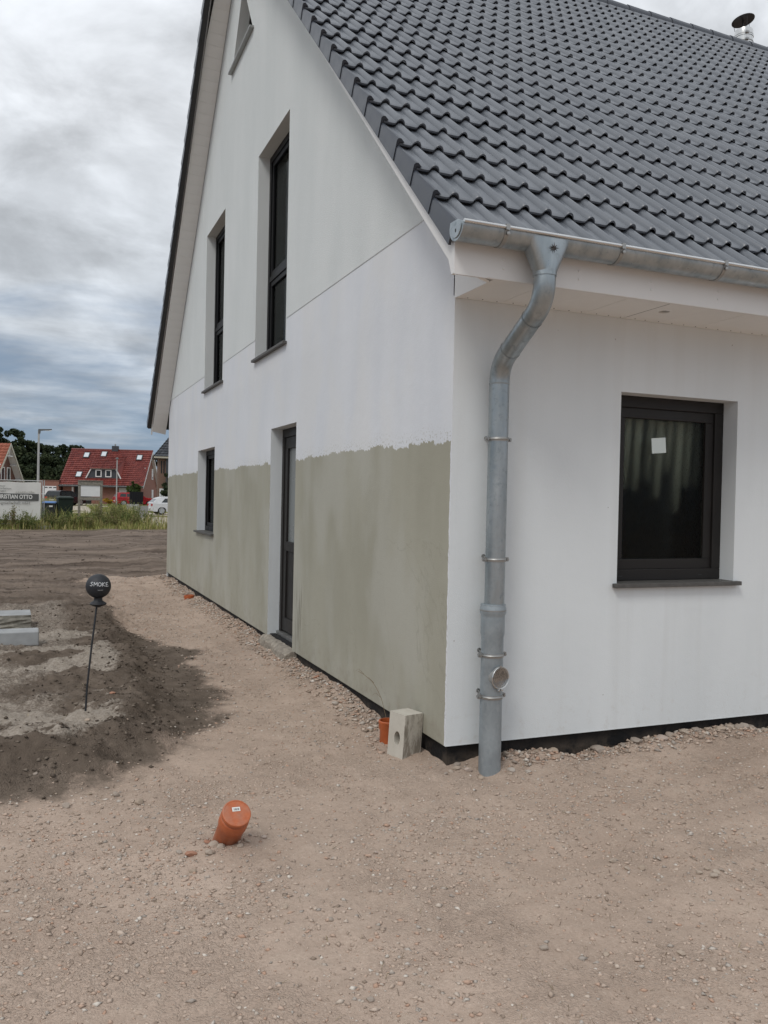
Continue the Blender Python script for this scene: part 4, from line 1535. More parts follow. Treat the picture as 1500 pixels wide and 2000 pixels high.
so_ = axp * 0.2635 + refy * 0.018
st.v = [tuple(so_ + refx * a + refy * c) for a, c in ((-0.018, -0.010), (0.018, -0.010), (0.018, 0.010), (-0.018, 0.010))]
st.f = [(0, 1, 2, 3)]
sto = st.build('sticker', 'white_print', cap)
bars = MB()
xx = -0.012
while xx < 0.012:
    wd = random.choice((0.001, 0.0018, 0.0026))
    o2 = axp * 0.2640 + refy * 0.018
    bars.add([tuple(o2 + refx * a + refy * c) for a, c in ((xx, -0.006), (xx + wd, -0.006), (xx + wd, 0.004), (xx, 0.004))], [(0, 1, 2, 3)])
    xx += wd + random.choice((0.0012, 0.002))
tag(bars.build('printed_bars', 'black_print', cap), kind='stuff')

# open orange socket next to the pale block
oz = gz(-0.16, 0.50)
sock = thing('drain_socket', 'open orange drain socket upright behind the pale block', 'pipe', (-0.105, 0.62, oz))
d = MB()
d.lathe([(0.058, -0.1), (0.058, 0.09), (0.0655, 0.105), (0.0655, 0.135), (0.068, 0.138), (0.068, 0.150), (0.065, 0.153), (0.058, 0.153), (0.056, 0.10), (0.050, -0.08), (0.0, -0.08)], 32)
d.build('socket_body', 'orange_pvc', sock, 40)
# low stub farther along the gable
sz_ = gz(-0.13, 8.42)
stub = thing('drain_stub', 'low orange drain stub in the sand far along the gable', 'pipe', (-0.14, 8.42, sz_))
d = MB()
d.lathe([(0.070, -0.1), (0.070, 0.02), (0.076, 0.025), (0.076, 0.062), (0.072, 0.066), (0.064, 0.066), (0.06, 0.0), (0.0, 0.0)], 28)
d.build('socket_body', 'orange_pvc', stub, 40)

# pale sand-lime block with a grip hole, set on end and leaning on the plaster
blk = MB()
hw, hh, dp_ = 0.070, 0.272, 0.155
outer = [Vector((-hw, 0, 0)), Vector((hw, 0, 0)), Vector((hw, hh, 0)), Vector((-hw, hh, 0))]
ring = [Vector((0.008 + 0.026 * math.cos(2 * PI * i / 24), 0.118 + 0.043 * math.sin(2 * PI * i / 24), 0)) for i in range(24)]
tris = tessellate_polygon([outer, ring])
flat = outer + ring
blk.add([(q.x, -dp_ / 2, q.y) for q in flat], [tuple(tr) for tr in tris])
blk.add([(q.x, dp_ / 2, q.y) for q in flat], [tuple(tr) for tr in tris])
blk.add([(q.x, s * dp_ / 2, q.y) for s in (-1, 1) for q in ring], [(i, (i + 1) % 24, 24 + (i + 1) % 24, 24 + i) for i in range(24)])
blk.add([(q.x, s * dp_ / 2, q.y) for s in (-1, 1) for q in outer], [(i, (i + 1) % 4, 4 + (i + 1) % 4, 4 + i) for i in range(4)])
bo = blk.build('lime_block', 'lime')
md = bo.modifiers.new('weld', 'WELD')
md.merge_threshold = 0.0005
bevel(bo, 0.003, 2)
bo.location = (-0.112, 0.350, gz(-0.12, 0.30) - 0.008)
bo.rotation_euler = (math.radians(-2.5), math.radians(1.5), math.radians(-70))
tag(bo, 'pale sand-lime block with a grip hole standing by the house corner', 'block')

# dry stalk
sk = thing('dry_stalk', 'single dry grass stalk arching out beside the pale block', 'stalk', (-0.09, 0.66, gz(-0.09, 0.66)))
s = MB()
pts = [(0, 0, 0), (-0.005, 0.02, 0.12), (-0.03, 0.06, 0.26), (-0.065, 0.11, 0.35), (-0.12, 0.16, 0.405), (-0.15, 0.19, 0.42)]
s.tube(fillet(pts, [0.04] * 4, 4), 0.0016, 5, tint=0.3)
s.build('stem', 'straw', sk)
s = MB()
for (a, c) in ((0, 0.05), (1, 0.08), (2, 0.06)):
    bx = Vector(pts[2 + a])
    s.tube([bx, bx + Vector((-0.03, 0.02, 0.02 + c * 0.2)), bx + Vector((-0.055, 0.03, 0.015))], [0.0014, 0.0012, 0.0004], 4, tint=0.2)
s.build('seed_branch', 'straw', sk)

# the black ball on a rod, lettered in chalk
sx0, sy0 = -1.955, 1.47
stake = thing('ball_stake', 'black ball on a thin rod lettered SMOKE in white chalk', 'garden stake', (sx0, sy0, gz(sx0, sy0)))
bz = 0.0
BC = Vector((0.082, 0.10, 0.825 - gz(sx0, sy0)))
BR = 0.083
rd = MB()
rd.tube([(0, 0, -0.15), (0.016, 0.02, 0.18), (0.04, 0.05, 0.42), tuple(BC - Vector((0.006, 0.006, 0.11)))], 0.0065, 8)
rd.build('rod', 'ball_black', stake, 60)
cp = MB()
cp.lathe([(0.008, -0.145), (0.050, -0.128), (0.056, -0.120), (0.050, -0.112), (0.030, -0.100), (0.027, -0.085), (0.033, -0.070)], 24, BC)
cp.build('foot_dish', 'ball_black', stake, 50)
sp3 = MB()
prof_ = [(max(0.0001, BR * math.sin(PI * i / 20)), -BR * math.cos(PI * i / 20)) for i in range(21)]
sp3.lathe(prof_, 36, BC)
sp3.build('ball', 'ball_black', stake, 60)
to_cam = (EYE - (BC + Vector((sx0, sy0, gz(sx0, sy0))))).normalized()
yaw_c = math.atan2(to_cam.x, -to_cam.y) + 0.10
ST = {'S': [[(0.9, 0.85), (0.5, 1.0), (0.15, 0.8), (0.45, 0.52), (0.8, 0.3), (0.5, 0.0), (0.0, 0.1)]],
      'M': [[(0.0, 0.0), (0.12, 1.0), (0.5, 0.35), (0.9, 1.0), (1.0, 0.0)]],
      'O': [[(0.5, 1.0), (0.1, 0.75), (0.05, 0.3), (0.45, 0.0), (0.9, 0.25), (0.92, 0.7), (0.5, 1.0)]],
      'K': [[(0.1, 1.0), (0.05, 0.0)], [(0.85, 1.0), (0.1, 0.45), (0.95, 0.0)]],
      'E': [[(0.9, 1.0), (0.1, 0.95), (0.05, 0.0), (0.85, 0.05)], [(0.08, 0.5), (0.7, 0.55)]]}


def on_ball(u_, v_, rr):
    a, c = u_ / BR, v_ / BR
    return BC + Vector((math.sin(yaw_c + a) * math.cos(c), -math.cos(yaw_c + a) * math.cos(c), math.sin(c))) * rr


ch = MB()
cw, hgt_ = 0.0235, 0.027
u0 = -0.066
for i, lt_ in enumerate('SMOKE'):
    for line in ST[lt_]:
        dense = []
        for (p0, p1) in zip(line[:-1], line[1:]):
            for k in range(5):
                dense.append((lerp(p0[0], p1[0], k / 5), lerp(p0[1], p1[1], k / 5)))
        dense.append(line[-1])
        ch.tube([on_ball(u0 + i * 0.0275 + q[0] * cw, 0.022 - hgt_ / 2 + q[1] * hgt_ - 0.0012 * i, BR + 0.0003) for q in dense], 0.0019, 5)
ch.tube([on_ball(-0.012 + 0.005 * k, -0.020, BR) for k in range(8)], 0.0007, 4)
ch.build('chalk_lettering', 'chalk', stake)

# two concrete kerb stones lying at the left edge
kz = gz(-2.7, 4.3)
k1 = MB()
k1.box((-0.5, -0.13, 0), (0.5, 0.13, 0.135))
o = bevel(k1.build('kerb_stone', 'concrete_kerb'), 0.010, 2)
o.location = (-2.745, 4.27, kz - 0.01)
o.rotation_euler = (0, 0, math.radians(1))
tag(o, 'clean cut grey kerb stone lying in front of the weathered one', 'kerb stone')
k2 = MB()
k2.box((-0.5, -0.22, 0), (0.5, 0.22, 0.19))
bm_ = bmesh.new()
me = k2.mesh('kerb_stone', 'mossy_stone')
bm_.from_mesh(me)
bmesh.ops.subdivide_edges(bm_, edges=bm_.edges[:], cuts=7, use_grid_fill=True)
for v in bm_.verts:
    if v.co.z < 0.17:
        v.co += Vector((random.uniform(-.012, .012), random.uniform(-.015, .015), 0))
bm_.to_mesh(me)
bm_.free()
o = link('kerb_stone', me)
me.materials.append(MAT['concrete_kerb'])
for pl_ in me.polygons:
    if pl_.normal.z > 0.9:
        pl_.material_index = 1
o.location = (-2.83, 5.35, gz(-2.7, 5.3) - 0.03)
o.rotation_euler = (0, 0, math.radians(2))
tag(o, 'mossy rough sided stone slab lying behind the clean kerb stone', 'stone slab')


# ---- loose stones and gravel
def stone_mesh(seed, flat=0.6):
    rg = random.Random(seed)
    bm = bmesh.new()
    bmesh.ops.create_icosphere(bm, subdivisions=2, radius=1.0)
    planes = [(Vector((rg.gauss(0, 1), rg.gauss(0, 1), rg.gauss(0, 1))).normalized(), rg.uniform(0.5, 0.85)) for _ in range(9)]
    for v in bm.verts:
        for nrm, dd_ in planes:
            e = v.co.dot(nrm) - dd_
            if e > 0:
                v.co -= nrm * e * 0.93
        v.co.z *= flat
        v.co.x *= 1.25
    me = bpy.data.meshes.new('stone')
    bm.to_mesh(me)
    bm.free()
    at = me.attributes.new('tint', 'FLOAT', 'POINT')
    tv = rg.random()
    at.data.foreach_set('value', np.full(len(me.vertices), tv, np.float32))
    me.materials.append(MAT['stone'])
    return me


stones_me = [stone_mesh(100 + i, random.uniform(0.5, 0.8)) for i in range(14)]


def stone(x, y, r, label, group, name='stone', sink=0.35, which=None):
    me = stones_me[random.randrange(14) if which is None else which]
    o = link(name, me, None, (x, y, gz(x, y) + r * (0.55 - sink)), (random.uniform(-0.3, 0.3), random.uniform(-0.3, 0.3), random.uniform(0, 6.3)))
    o.scale = (r, r, r)
    return tag(o, label, 'stone', group)


lab_a, grp_a = 'rubble stone lying along the black plinth under the patterned window wall', 'rubble stones at the eave wall'
xx = 0.62
while xx < 3.1:
    stone(xx, random.uniform(-0.035, 0.012), random.choice((0.018, 0.024, 0.03, 0.036, 0.044)), lab_a, grp_a)
    xx += random.uniform(0.045, 0.13)
lab_b, grp_b = 'small stone at the foot of the galvanised standpipe', 'stones round the standpipe foot'
for x, y, r in ((0.06, -0.02, 0.028), (0.12, -0.07, 0.024), (0.02, -0.05, 0.018), (0.165, -0.15, 0.020), (0.36, -0.16, 0.024), (0.42, -0.10, 0.020), (0.47, -0.15, 0.017),
                (0.45, -0.21, 0.019), (0.41, -0.02, 0.03), (0.50, -0.02, 0.024), (0.09, 0.02, 0.022), (0.56, -0.10, 0.014), (-0.03, -0.08, 0.014), (0.33, -0.21, 0.014)):
    stone(x, y, r, lab_b, grp_b)
lab_c, grp_c = 'crumbled stone beside the plinth of the primed gable wall', 'stones along the gable plinth'
for i in range(64):
    y = 0.5 + 8.6 * (i / 63) ** 1.25 + random.uniform(-0.05, 0.05)
    if 0.42 < y < 0.62:
        continue
    stone(random.uniform(-0.17, -0.02), y, random.choice((0.014, 0.018, 0.022, 0.028)), lab_c, grp_c)
lab_d, grp_d = 'small stone dug up around the capped orange drain', 'stones round the capped drain'
for a, d_, r in ((3.6, 0.10, 0.020), (4.0, 0.10, 0.026), (4.35, 0.115, 0.022), (5.0, 0.14, 0.017), (4.1, 0.17, 0.022), (3.7, 0.20, 0.026), (3.4, 0.22, 0.016), (5.4, 0.13, 0.016), (0.3, 0.13, 0.014), (5.9, 0.18, 0.013)):
    stone(-1.435 + d_ * math.cos(a), -0.61 + d_ * math.sin(a), r, lab_d, grp_d)
lab_e, grp_e = 'loose stone or brick chip scattered on the open sand', 'stones scattered on the sand'
for x, y, r, w_ in ((0.14, -1.40, 0.018, None), (0.17, -1.46, 0.014, None), (0.25, -1.46, 0.017, 4), (0.43, -1.62, 0.016, None), (0.47, -1.66, 0.020, None), (0.51, -1.64, 0.018, None), (0.49, -1.60, 0.013, 4), (0.55, -1.62, 0.012, None),
                    (-1.05, -0.62, 0.014, None), (-0.95, -0.70, 0.012, None), (-1.9, -0.62, 0.013, None), (-1.62, -0.86, 0.016, None), (-1.34, -1.3, 0.012, None), (-1.2, -1.45, 0.011, None),
                    (-0.55, -1.9, 0.016, None), (-0.35, -2.0, 0.012, None), (-1.25, -1.98, 0.013, None), (-0.82, -0.95, 0.012, None), (-0.3, -0.9, 0.011, 4), (-0.62, -0.75, 0.015, None), (-0.1, -2.1, 0.015, None), (-2.1, 0.12, 0.020, None), (-1.85, 0.20, 0.022, None), (-1.75, 0.05, 0.024, 4), (-1.98, 0.28, 0.016, 4), (-2.25, 0.55, 0.016, None), (-1.95, 1.2, 0.018, None), (-1.75, 1.8, 0.02, None)):
    stone(x, y, r, lab_e, grp_e, which=w_, sink=0.25)


def scatter(n, xr, yr, rmin, rmax, mat, name, keep, seed, power=3.0, flat=0.6, lift=0.25, label=None):
    """many small angular pebbles joined into one mesh"""
    rg = np.random.default_rng(seed)
    x = rg.uniform(*xr, n)
    y = rg.uniform(*yr, n)
    k = keep(x, y, rg.random(n))
    x, y = x[k], y[k]
    n = len(x)
    r = rmin + (rmax - rmin) * rg.random(n) ** power
    oct_ = np.array([(1, 0, 0), (0, 1, 0), (-1, 0, 0), (0, -1, 0), (0.1, 0.1, 1), (0, 0, -1)], float)
    tri_ = np.array([(0, 1, 4), (1, 2, 4), (2, 3, 4), (3, 0, 4), (1, 0, 5), (2, 1, 5), (3, 2, 5), (0, 3, 5)])
    V = oct_[None] * (1 + rg.uniform(-0.45, 0.35, (n, 6, 1)))
    V = V + rg.uniform(-0.25, 0.25, (n, 6, 3))
    V[:, :, 2] *= flat
    V[:, :, 0] *= rg.uniform(0.8, 1.7, n)[:, None]
    a = rg.uniform(0, 6.28, n)
    ca, sa = np.cos(a)[:, None], np.sin(a)[:, None]
    X = V[:, :, 0] * ca - V[:, :, 1] * sa
    Y = V[:, :, 0] * sa + V[:, :, 1] * ca
    Z = V[:, :, 2] + 0.35 * X * rg.uniform(-1, 1, n)[:, None] * flat
    z0 = ground_z(x, y) + r * lift
    P = np.stack([X * r[:, None] + x[:, None], Y * r[:, None] + y[:, None], Z * r[:, None] + z0[:, None]], -1).reshape(-1, 3)
    F = (tri_[None] + 6 * np.arange(n)[:, None, None]).reshape(-1)
    tint = np.repeat(rg.random(n), 6)
    o = link(name, fast_mesh(name, P, F, 3, mat, tint))
    return tag(o, label, name.split('_')[-1], kind='stuff')


def in_path(x, y, q):
    s, c, g, pv = masks(x, y)
    dens = 0.22 + 1.0 * np.clip(1.3 * fbm(x * 0.9, y * 1.2, 141, 5) + 0.25, 0, 1)
    far = np.clip(3.6 / np.hypot(x + 2.2, y + 4.4), 0.05, 1.0)
    house_ = (x > 0.02) & (y > 0.02)
    return (q < (1 - s) * dens * far) & ~house_


def in_crumb(x, y, q):
    s, c, g, pv = masks(x, y)
    dens = np.clip(1.9 * fbm(x * 1.1 + 5, y * 1.6, 241, 5, 0.6) + 0.18, 0.02, 1)
    far = np.clip(3.4 / np.hypot(x + 2.2, y + 4.4), 0.05, 1.0)
    return (q < (1 - s) * dens * far) & ~((x > 0.02) & (y > 0.02))


scatter(150000, (-3.2, 3.4), (-2.7, 3.2), 0.0022, 0.013, 'gravel', 'sand_gravel', in_path, 5, 4.0, 0.55, 0.1, label='fine crushed gravel spread over the pale sand')
scatter(110000, (-3.2, 3.4), (-2.7, 2.4), 0.002, 0.011, 'crumb', 'sand_crumbs', in_crumb, 7, 3.0, 0.38, 0.05, label='flat crumbs of dried sand broken up in patches')
scatter(9000, (-1.5, 0.02), (3.0, 12.8), 0.005, 0.016, 'gravel', 'path_gravel', lambda x, y, q: (q < (1 - masks(x, y)[0])), 6, 3.0, 0.55, 0.1, label='crushed gravel on the path along the gable')
scatter(7000, (-0.24, 0.02), (0.45, 12.5), 0.006, 0.022, 'gravel', 'wall_gravel', lambda x, y, q: q < 0.2 + 0.8 * (x + 0.24) / 0.26, 8, 2.5, 0.6, 0.3, label='crumbled gravel heaped along the gable plinth')
scatter(2600, (0.35, 3.3), (-0.16, 0.03), 0.005, 0.020, 'gravel', 'plinth_gravel', lambda x, y, q: q < 0.25 + 0.75 * (y + 0.16) / 0.19, 9, 2.5, 0.6, 0.3, label='small rubble along the plinth of the eave wall')


def in_soil(x, y, q):
    s, c, g, pv = masks(x, y)
    b_ = seg_sdf(x, y, BANK_LINE)
    return q < s * s * (0.25 + 0.9 * np.exp(-(b_ / 0.35) ** 2)) * (1 - 0.6 * c)


scatter(30000, (-4.2, 0.3), (-0.8, 7.0), 0.003, 0.018, 'clod', 'soil_clods', in_soil, 12, 4.0, 0.7, 0.2, label='crumbly dark soil clods on the terrace and bank')
scatter(9000, (-9, 6), (7.0, 31.0), 0.006, 0.03, 'clod', 'field_clods', lambda x, y, q: q < masks(x, y)[0] * 0.9, 13, 4.0, 0.5, 0.1, label='soil clods over the levelled field')


def strands(name, n, area, hmin, hmax, wid, mat, label, lean=0.5, seed=1, flatl=False, tints=(0, 1), keep=None, kind='stuff', zfun=None):
    """bent blades, three triangles each"""
    rg = np.random.default_rng(seed)
    x = rg.uniform(area[0], area[1], n)
    y = rg.uniform(area[2], area[3], n)
    if keep is not None:
        k = keep(x, y, rg.random(n))
        x, y = x[k], y[k]
        n = len(x)
    h = rg.uniform(hmin, hmax, n)
    if zfun is not None:
        h = h * zfun(x, y)
    a = rg.uniform(0, 6.28, n)
    ln = lean * rg.uniform(0.2, 1.0, n) * h
    dx_, dy_ = np.cos(a), np.sin(a)
    z0 = ground_z(x, y) - 0.01
    wv = wid * rg.uniform(0.6, 1.4, n)
    px_, py_ = -dy_ * wv / 2, dx_ * wv / 2
    if flatl:
        zz = (0.012, 0.018 + 0.01 * rg.random(n), 0.012)
        q1, q2 = h * 0.5, h
    else:
        zz = (0, h * 0.6, h * (1 - 0.25 * lean * rg.random(n)))
        q1, q2 = ln * 0.3, ln
    P = np.zeros((n, 5, 3))
    P[:, 0] = np.stack([x + px_, y + py_, z0 + zz[0]], -1)
    P[:, 1] = np.stack([x - px_, y - py_, z0 + zz[0]], -1)
    P[:, 2] = np.stack([x + dx_ * q1 + px_ * 0.8, y + dy_ * q1 + py_ * 0.8, z0 + zz[1]], -1)
    P[:, 3] = np.stack([x + dx_ * q1 - px_ * 0.8, y + dy_ * q1 - py_ * 0.8, z0 + zz[1]], -1)
    P[:, 4] = np.stack([x + dx_ * q2, y + dy_ * q2, z0 + zz[2]], -1)
    F = (np.array([(0, 1, 3), (0, 3, 2), (2, 3, 4)])[None] + 5 * np.arange(n)[:, None, None]).reshape(-1)
    tn = np.clip(tints[0] + (tints[1] - tints[0]) * rg.random(n), 0, 1)
    o = link(name, fast_mesh(name, P.reshape(-1, 3), F, 3, mat, np.repeat(tn, 5)))
    return tag(o, label, name.split('_')[-1], kind=kind)


strands('loose_straw', 420, (-4, 1.5, -0.6, 9), 0.03, 0.14, 0.003, 'straw', 'scattered bits of straw and twig on the ground', 1.0, 21, True, keep=lambda x, y, q: q < 0.08 + 0.7 * masks(x, y)[0])
strands('ground_splinters', 900, (-3, 2.6, -2.6, 1.2), 0.012, 0.05, 0.0022, 'straw', 'fine splinters and twigs lying on the sand', 1.0, 22, True, tints=(0, 0.55))
# ------------------------------------------------------------------ verge, weeds, far things
strands('verge_grass', 34000, (-12, 3.6, 31.4, 39.5), 0.20, 0.80, 0.022, 'grass', 'rough yellow green grass on the verge beyond the field', 0.8, 31, tints=(0.12, 0.85),
        keep=lambda x, y, q: (q < masks(x, y)[2] * (0.5 + 0.5 * (fbm(x * 0.5, y * 0.5, 151, 3) > -0.15))) & ~((x > 2.0 + 0.25 * fbm(x, y, 4, 2)) & (y > 33.6)),
        zfun=lambda x, y: np.clip((y - 31.2) / 2.6, 0.22, 1.0) * np.clip(0.95 + 1.5 * fbm(x * 0.8, y * 0.8, 161, 3), 0.3, 1.7))
strands('verge_grass', 5000, (-3, 4.5, 44, 62), 0.08, 0.3, 0.04, 'grass', 'thin grass between the verge and the parked cars', 0.8, 33, tints=(0.1, 0.8), keep=lambda x, y, q: q < 1 - masks(x, y)[3] * 0.97)
strands('house_front_grass', 6000, (2, 9, 70, 88), 0.08, 0.3, 0.06, 'grass', 'patchy lawn in front of the red roofed house', 0.8, 34, tints=(0.0, 0.6), keep=lambda x, y, q: fbm(x * 0.3, y * 0.2, 171, 3) > -0.02)


def leaf_cloud(mb_v, mb_t, n, fn, size, rg, tint):
    c = fn(n)
    d1 = rg.normal(size=(n, 3))
    d1 /= np.linalg.norm(d1, axis=1)[:, None]
    d2 = np.cross(d1, rg.normal(size=(n, 3)))
    d2 /= np.linalg.norm(d2, axis=1)[:, None]
    s = size * rg.uniform(0.5, 1.3, n)[:, None]
    P = np.stack([c - d1 * s, c + d2 * s * 0.6, c + d1 * s, c - d2 * s * 0.6], 1)
    mb_v.append(P.reshape(-1, 3))
    mb_t.append(np.repeat(np.clip(tint + rg.uniform(-0.3, 0.3, n), 0, 1), 4))


def weed(x, y, h, spread, seed, label, group, tint=0.4, stems=6):
    rg = np.random.default_rng(seed)
    root = thing('weed_plant', label, 'weed', (x, y, gz(x, y)), 0, group)
    st_ = MB()
    V, T = [], []
    for i in range(stems):
        a = rg.uniform(0, 6.28)
        l_ = spread * rg.uniform(0.2, 1.0)
        hh_ = h * rg.uniform(0.55, 1.0)
        tip = Vector((math.cos(a) * l_, math.sin(a) * l_, hh_))
        mid = tip * 0.5 + Vector((0, 0, hh_ * 0.1))
        st_.tube([(0.03 * math.cos(a), 0.03 * math.sin(a), -0.05), mid, tip], [0.010, 0.008, 0.003], 5, tint=0.75 if i % 2 else 0.4)

        def fn(n, tip=tip, mid=mid):
            q = rg.uniform(0.15, 1.0, n)[:, None]
            c = np.array(mid) * (2 * q * (1 - q)) + np.array(tip) * q * q
            return c + rg.normal(size=(n, 3)) * 0.05 * h
        leaf_cloud(V, T, 34, fn, 0.036, rg, tint)
    st_.build('stem', 'weed', root)
    V = np.concatenate(V)
    F = np.arange(len(V))
    link('foliage', fast_mesh('foliage', V, F, 4, 'weed', np.concatenate(T)), root)


wl = 'leafy brownish weed standing on the verge around the notice board'
for i, (x, y, h, s_, tn) in enumerate(((0.1, 34.3, 1.0, 0.30, 0.6), (0.55, 34.0, 1.05, 0.35, 0.65), (0.95, 34.1, 1.1, 0.40, 0.55), (1.35, 34.2, 0.9, 0.32, 0.45), (1.7, 33.9, 0.95, 0.4, 0.5),
                                       (-0.2, 33.8, 0.75, 0.3, 0.5), (-0.6, 33.6, 0.7, 0.35, 0.35), (1.15, 33.5, 0.7, 0.3, 0.35), (0.35, 33.4, 0.65, 0.3, 0.6), (2.0, 33.6, 0.8, 0.35, 0.4))):
    weed(x, y, h, s_, 300 + i, wl, 'weeds by the notice board', tn, 8)
wl2 = [(-0.35, 33.0, 0.6, 0.3, 0.75), (0.75, 33.0, 0.65, 0.35, 0.8), (1.5, 33.1, 0.6, 0.3, 0.7), (0.2, 35.0, 1.15, 0.3, 0.7), (0.8, 35.2, 1.2, 0.4, 0.6), (1.25, 35.0, 1.25, 0.35, 0.7), (1.75, 34.8, 1.15, 0.35, 0.55), (2.2, 34.4, 0.9, 0.3, 0.45)]
for i, (x, y, h, s_, tn) in enumerate(wl2):
    weed(x, y, h, s_, 320 + i, wl, 'weeds by the notice board', tn, 9)
wl = 'green leafy weed standing in the verge grass before the banner and bins'
for i, (x, y, h, s_, tn) in enumerate(((-1.3, 33.1, 0.85, 0.4, 0.3), (-0.95, 33.2, 0.75, 0.4, 0.25), (-1.75, 32.9, 0.7, 0.4, 0.4), (-2.5, 32.3, 0.7, 0.35, 0.4), (-4.0, 32.3, 0.55, 0.4, 0.3), (-3.0, 32.4, 0.6, 0.35, 0.45), (-2.1, 33.2, 0.9, 0.3, 0.35), (-2.75, 32.6, 0.8, 0.4, 0.5), (-3.6, 32.6, 0.75, 0.4, 0.55), (-4.4, 32.5, 0.8, 0.4, 0.4), (-1.5, 32.7, 0.6, 0.4, 0.6))):
    weed(x, y, h, s_, 340 + i, wl, 'weeds before the banner', tn, 8)
weed(-3.28, 32.4, 1.0, 0.07, 377, 'tall narrow brown dock plant in front of the white banner', None, 0.85, 9)

# construction fence and banner
fz = gz(-3, 33)
fence = thing('site_fence', 'galvanised mesh site fence panel carrying the white banner', 'fence', (-3.95, 33.05, fz))
f = MB()
for x in (-1.75, 1.75, 1.83):
    f.tube([(x, 0.04, 0.0), (x, 0.04, 2.0)], 0.021, 8)
for z in (0.18, 1.97):
    f.tube([(-1.75, 0.04, z), (1.75, 0.04, z)], 0.021, 8)
f.build('frame', 'galv_pole', fence)
f = MB()
for i in range(34):
    f.tube([(-1.7 + 0.1 * i, 0.04, 0.18), (-1.7 + 0.1 * i, 0.04, 1.97)], 0.003, 4, False)
for i in range(9):
    f.tube([(-1.75, 0.04, 0.3 + 0.2 * i), (1.75, 0.04, 0.3 + 0.2 * i)], 0.003, 4, False)
f.build('wire_mesh', 'galv_pole', fence)
MB().box((1.72, -0.02, 1.42), (1.88, 0.10, 1.46)).build('clip', 'white_frame', fence)
MB().box((1.42, -0.28, -0.03), (2.08, 0.32, 0.12)).build('foot_block', 'concrete_kerb', fence)
banner = thing('site_banner', 'white site banner with a dark lettered band hung on the fence', 'banner', (-3.95, 33.0, fz))
bn = MB()
nu, nv = 40, 14
for j in range(nv + 1):
    for i in range(nu + 1):
        u_, v_ = i / nu, j / nv
        sag = 0.02 * math.sin(u_ * 24) * v_ + 0.02 * math.sin(u_ * 7 + v_ * 5)
        bn.v.append((-1.72 + 3.42 * u_, -0.02 + sag * 0.5, 0.35 + 1.55 * v_ + 0.012 * math.sin(u_ * 22) * (v_ > 0.99)))
for j in range(nv):
    for i in range(nu):
        a = j * (nu + 1) + i
        bn.f.append((a, a + 1, a + nu + 2, a + nu + 1))
bn.build('cloth', 'banner', banner, 180)
# lettering is printed flat, so it sits just in front of the cloth
bx0 = -3.95
MB().box((-1.5, -0.048, 1.155), (-2.33 - bx0, -0.044, 1.43)).build('printed_band', 'banner_band', banner)


def print_text(body, x_right, z, size, mat, width=None, bold=0.0, y=-0.050):
    me = text_mesh(body, size, bold)
    me.materials.clear()
    me.materials.append(MAT[mat])
    xs_ = [v.co.x for v in me.vertices]
    wd = max(xs_) - min(xs_)
    sc_ = (width / wd) if width else 1.0
    o = link('printed_text', me, banner, (x_right - max(xs_) * sc_, y, z), (PI / 2, 0, 0))
    o.scale = (sc_, 1, 1)


print_text('CHRISTIAN OTTO', -2.57 - bx0, 1.225, 0.235, 'white_print', 1.42, 0.006)
print_text('Baugesellschaft mbH', -2.66 - bx0, 1.00, 0.16, 'grey_print', 1.30, 0.001)
print_text('Maurerarbeiten', -3.37 - bx0, 1.60, 0.10, 'grey_print', 0.75, 0.001)
print_text('Planungen', -3.56 - bx0, 1.50, 0.10, 'grey_print', 0.5, 0.001)
print_text('Klinker', -3.58 - bx0, 1.71, 0.08, 'grey_print', 0.4, 0.001)
# faint printed skyline on the banner
sk_ = MB()
for i in range(9):
    h_ = random.uniform(0.04, 0.11)
    sk_.box((-3.2 - bx0 + 0.08 * i, -0.049, 1.47), (-3.2 - bx0 + 0.08 * i + 0.055, -0.047, 1.47 + h_))
sk_.build('printed_skyline', simple('faint_print', (0.50, 0.495, 0.46), 0.8), banner)

# wooden notice frame
nb = thing('notice_board', 'weathered wooden frame holding a white notice board on the verge', 'notice board', (-0.16, 36.0, gz(-0.16, 36)))
n0 = gz(-0.16, 36)
for x in (-0.47, 0.47):
    q = MB()
    q.box((x - 0.055, -0.05, -0.1), (x + 0.055, 0.05, 2.02))
    q.build('post', 'old_wood', nb)
MB().box((-0.54, -0.07, 1.86), (0.54, -0.051, 2.06)).build('top_rail', 'old_wood', nb)
MB().box((-0.54, -0.10, 2.062), (0.54, 0.08, 2.09)).build('cap_board', 'old_wood', nb)
MB().box((-0.43, -0.04, 1.36), (0.43, -0.02, 1.855)).build('board', 'white_frame', nb)
MB().box((-0.47, -0.06, 1.19), (0.47, -0.041, 1.33)).build('lower_rail', 'old_wood', nb)


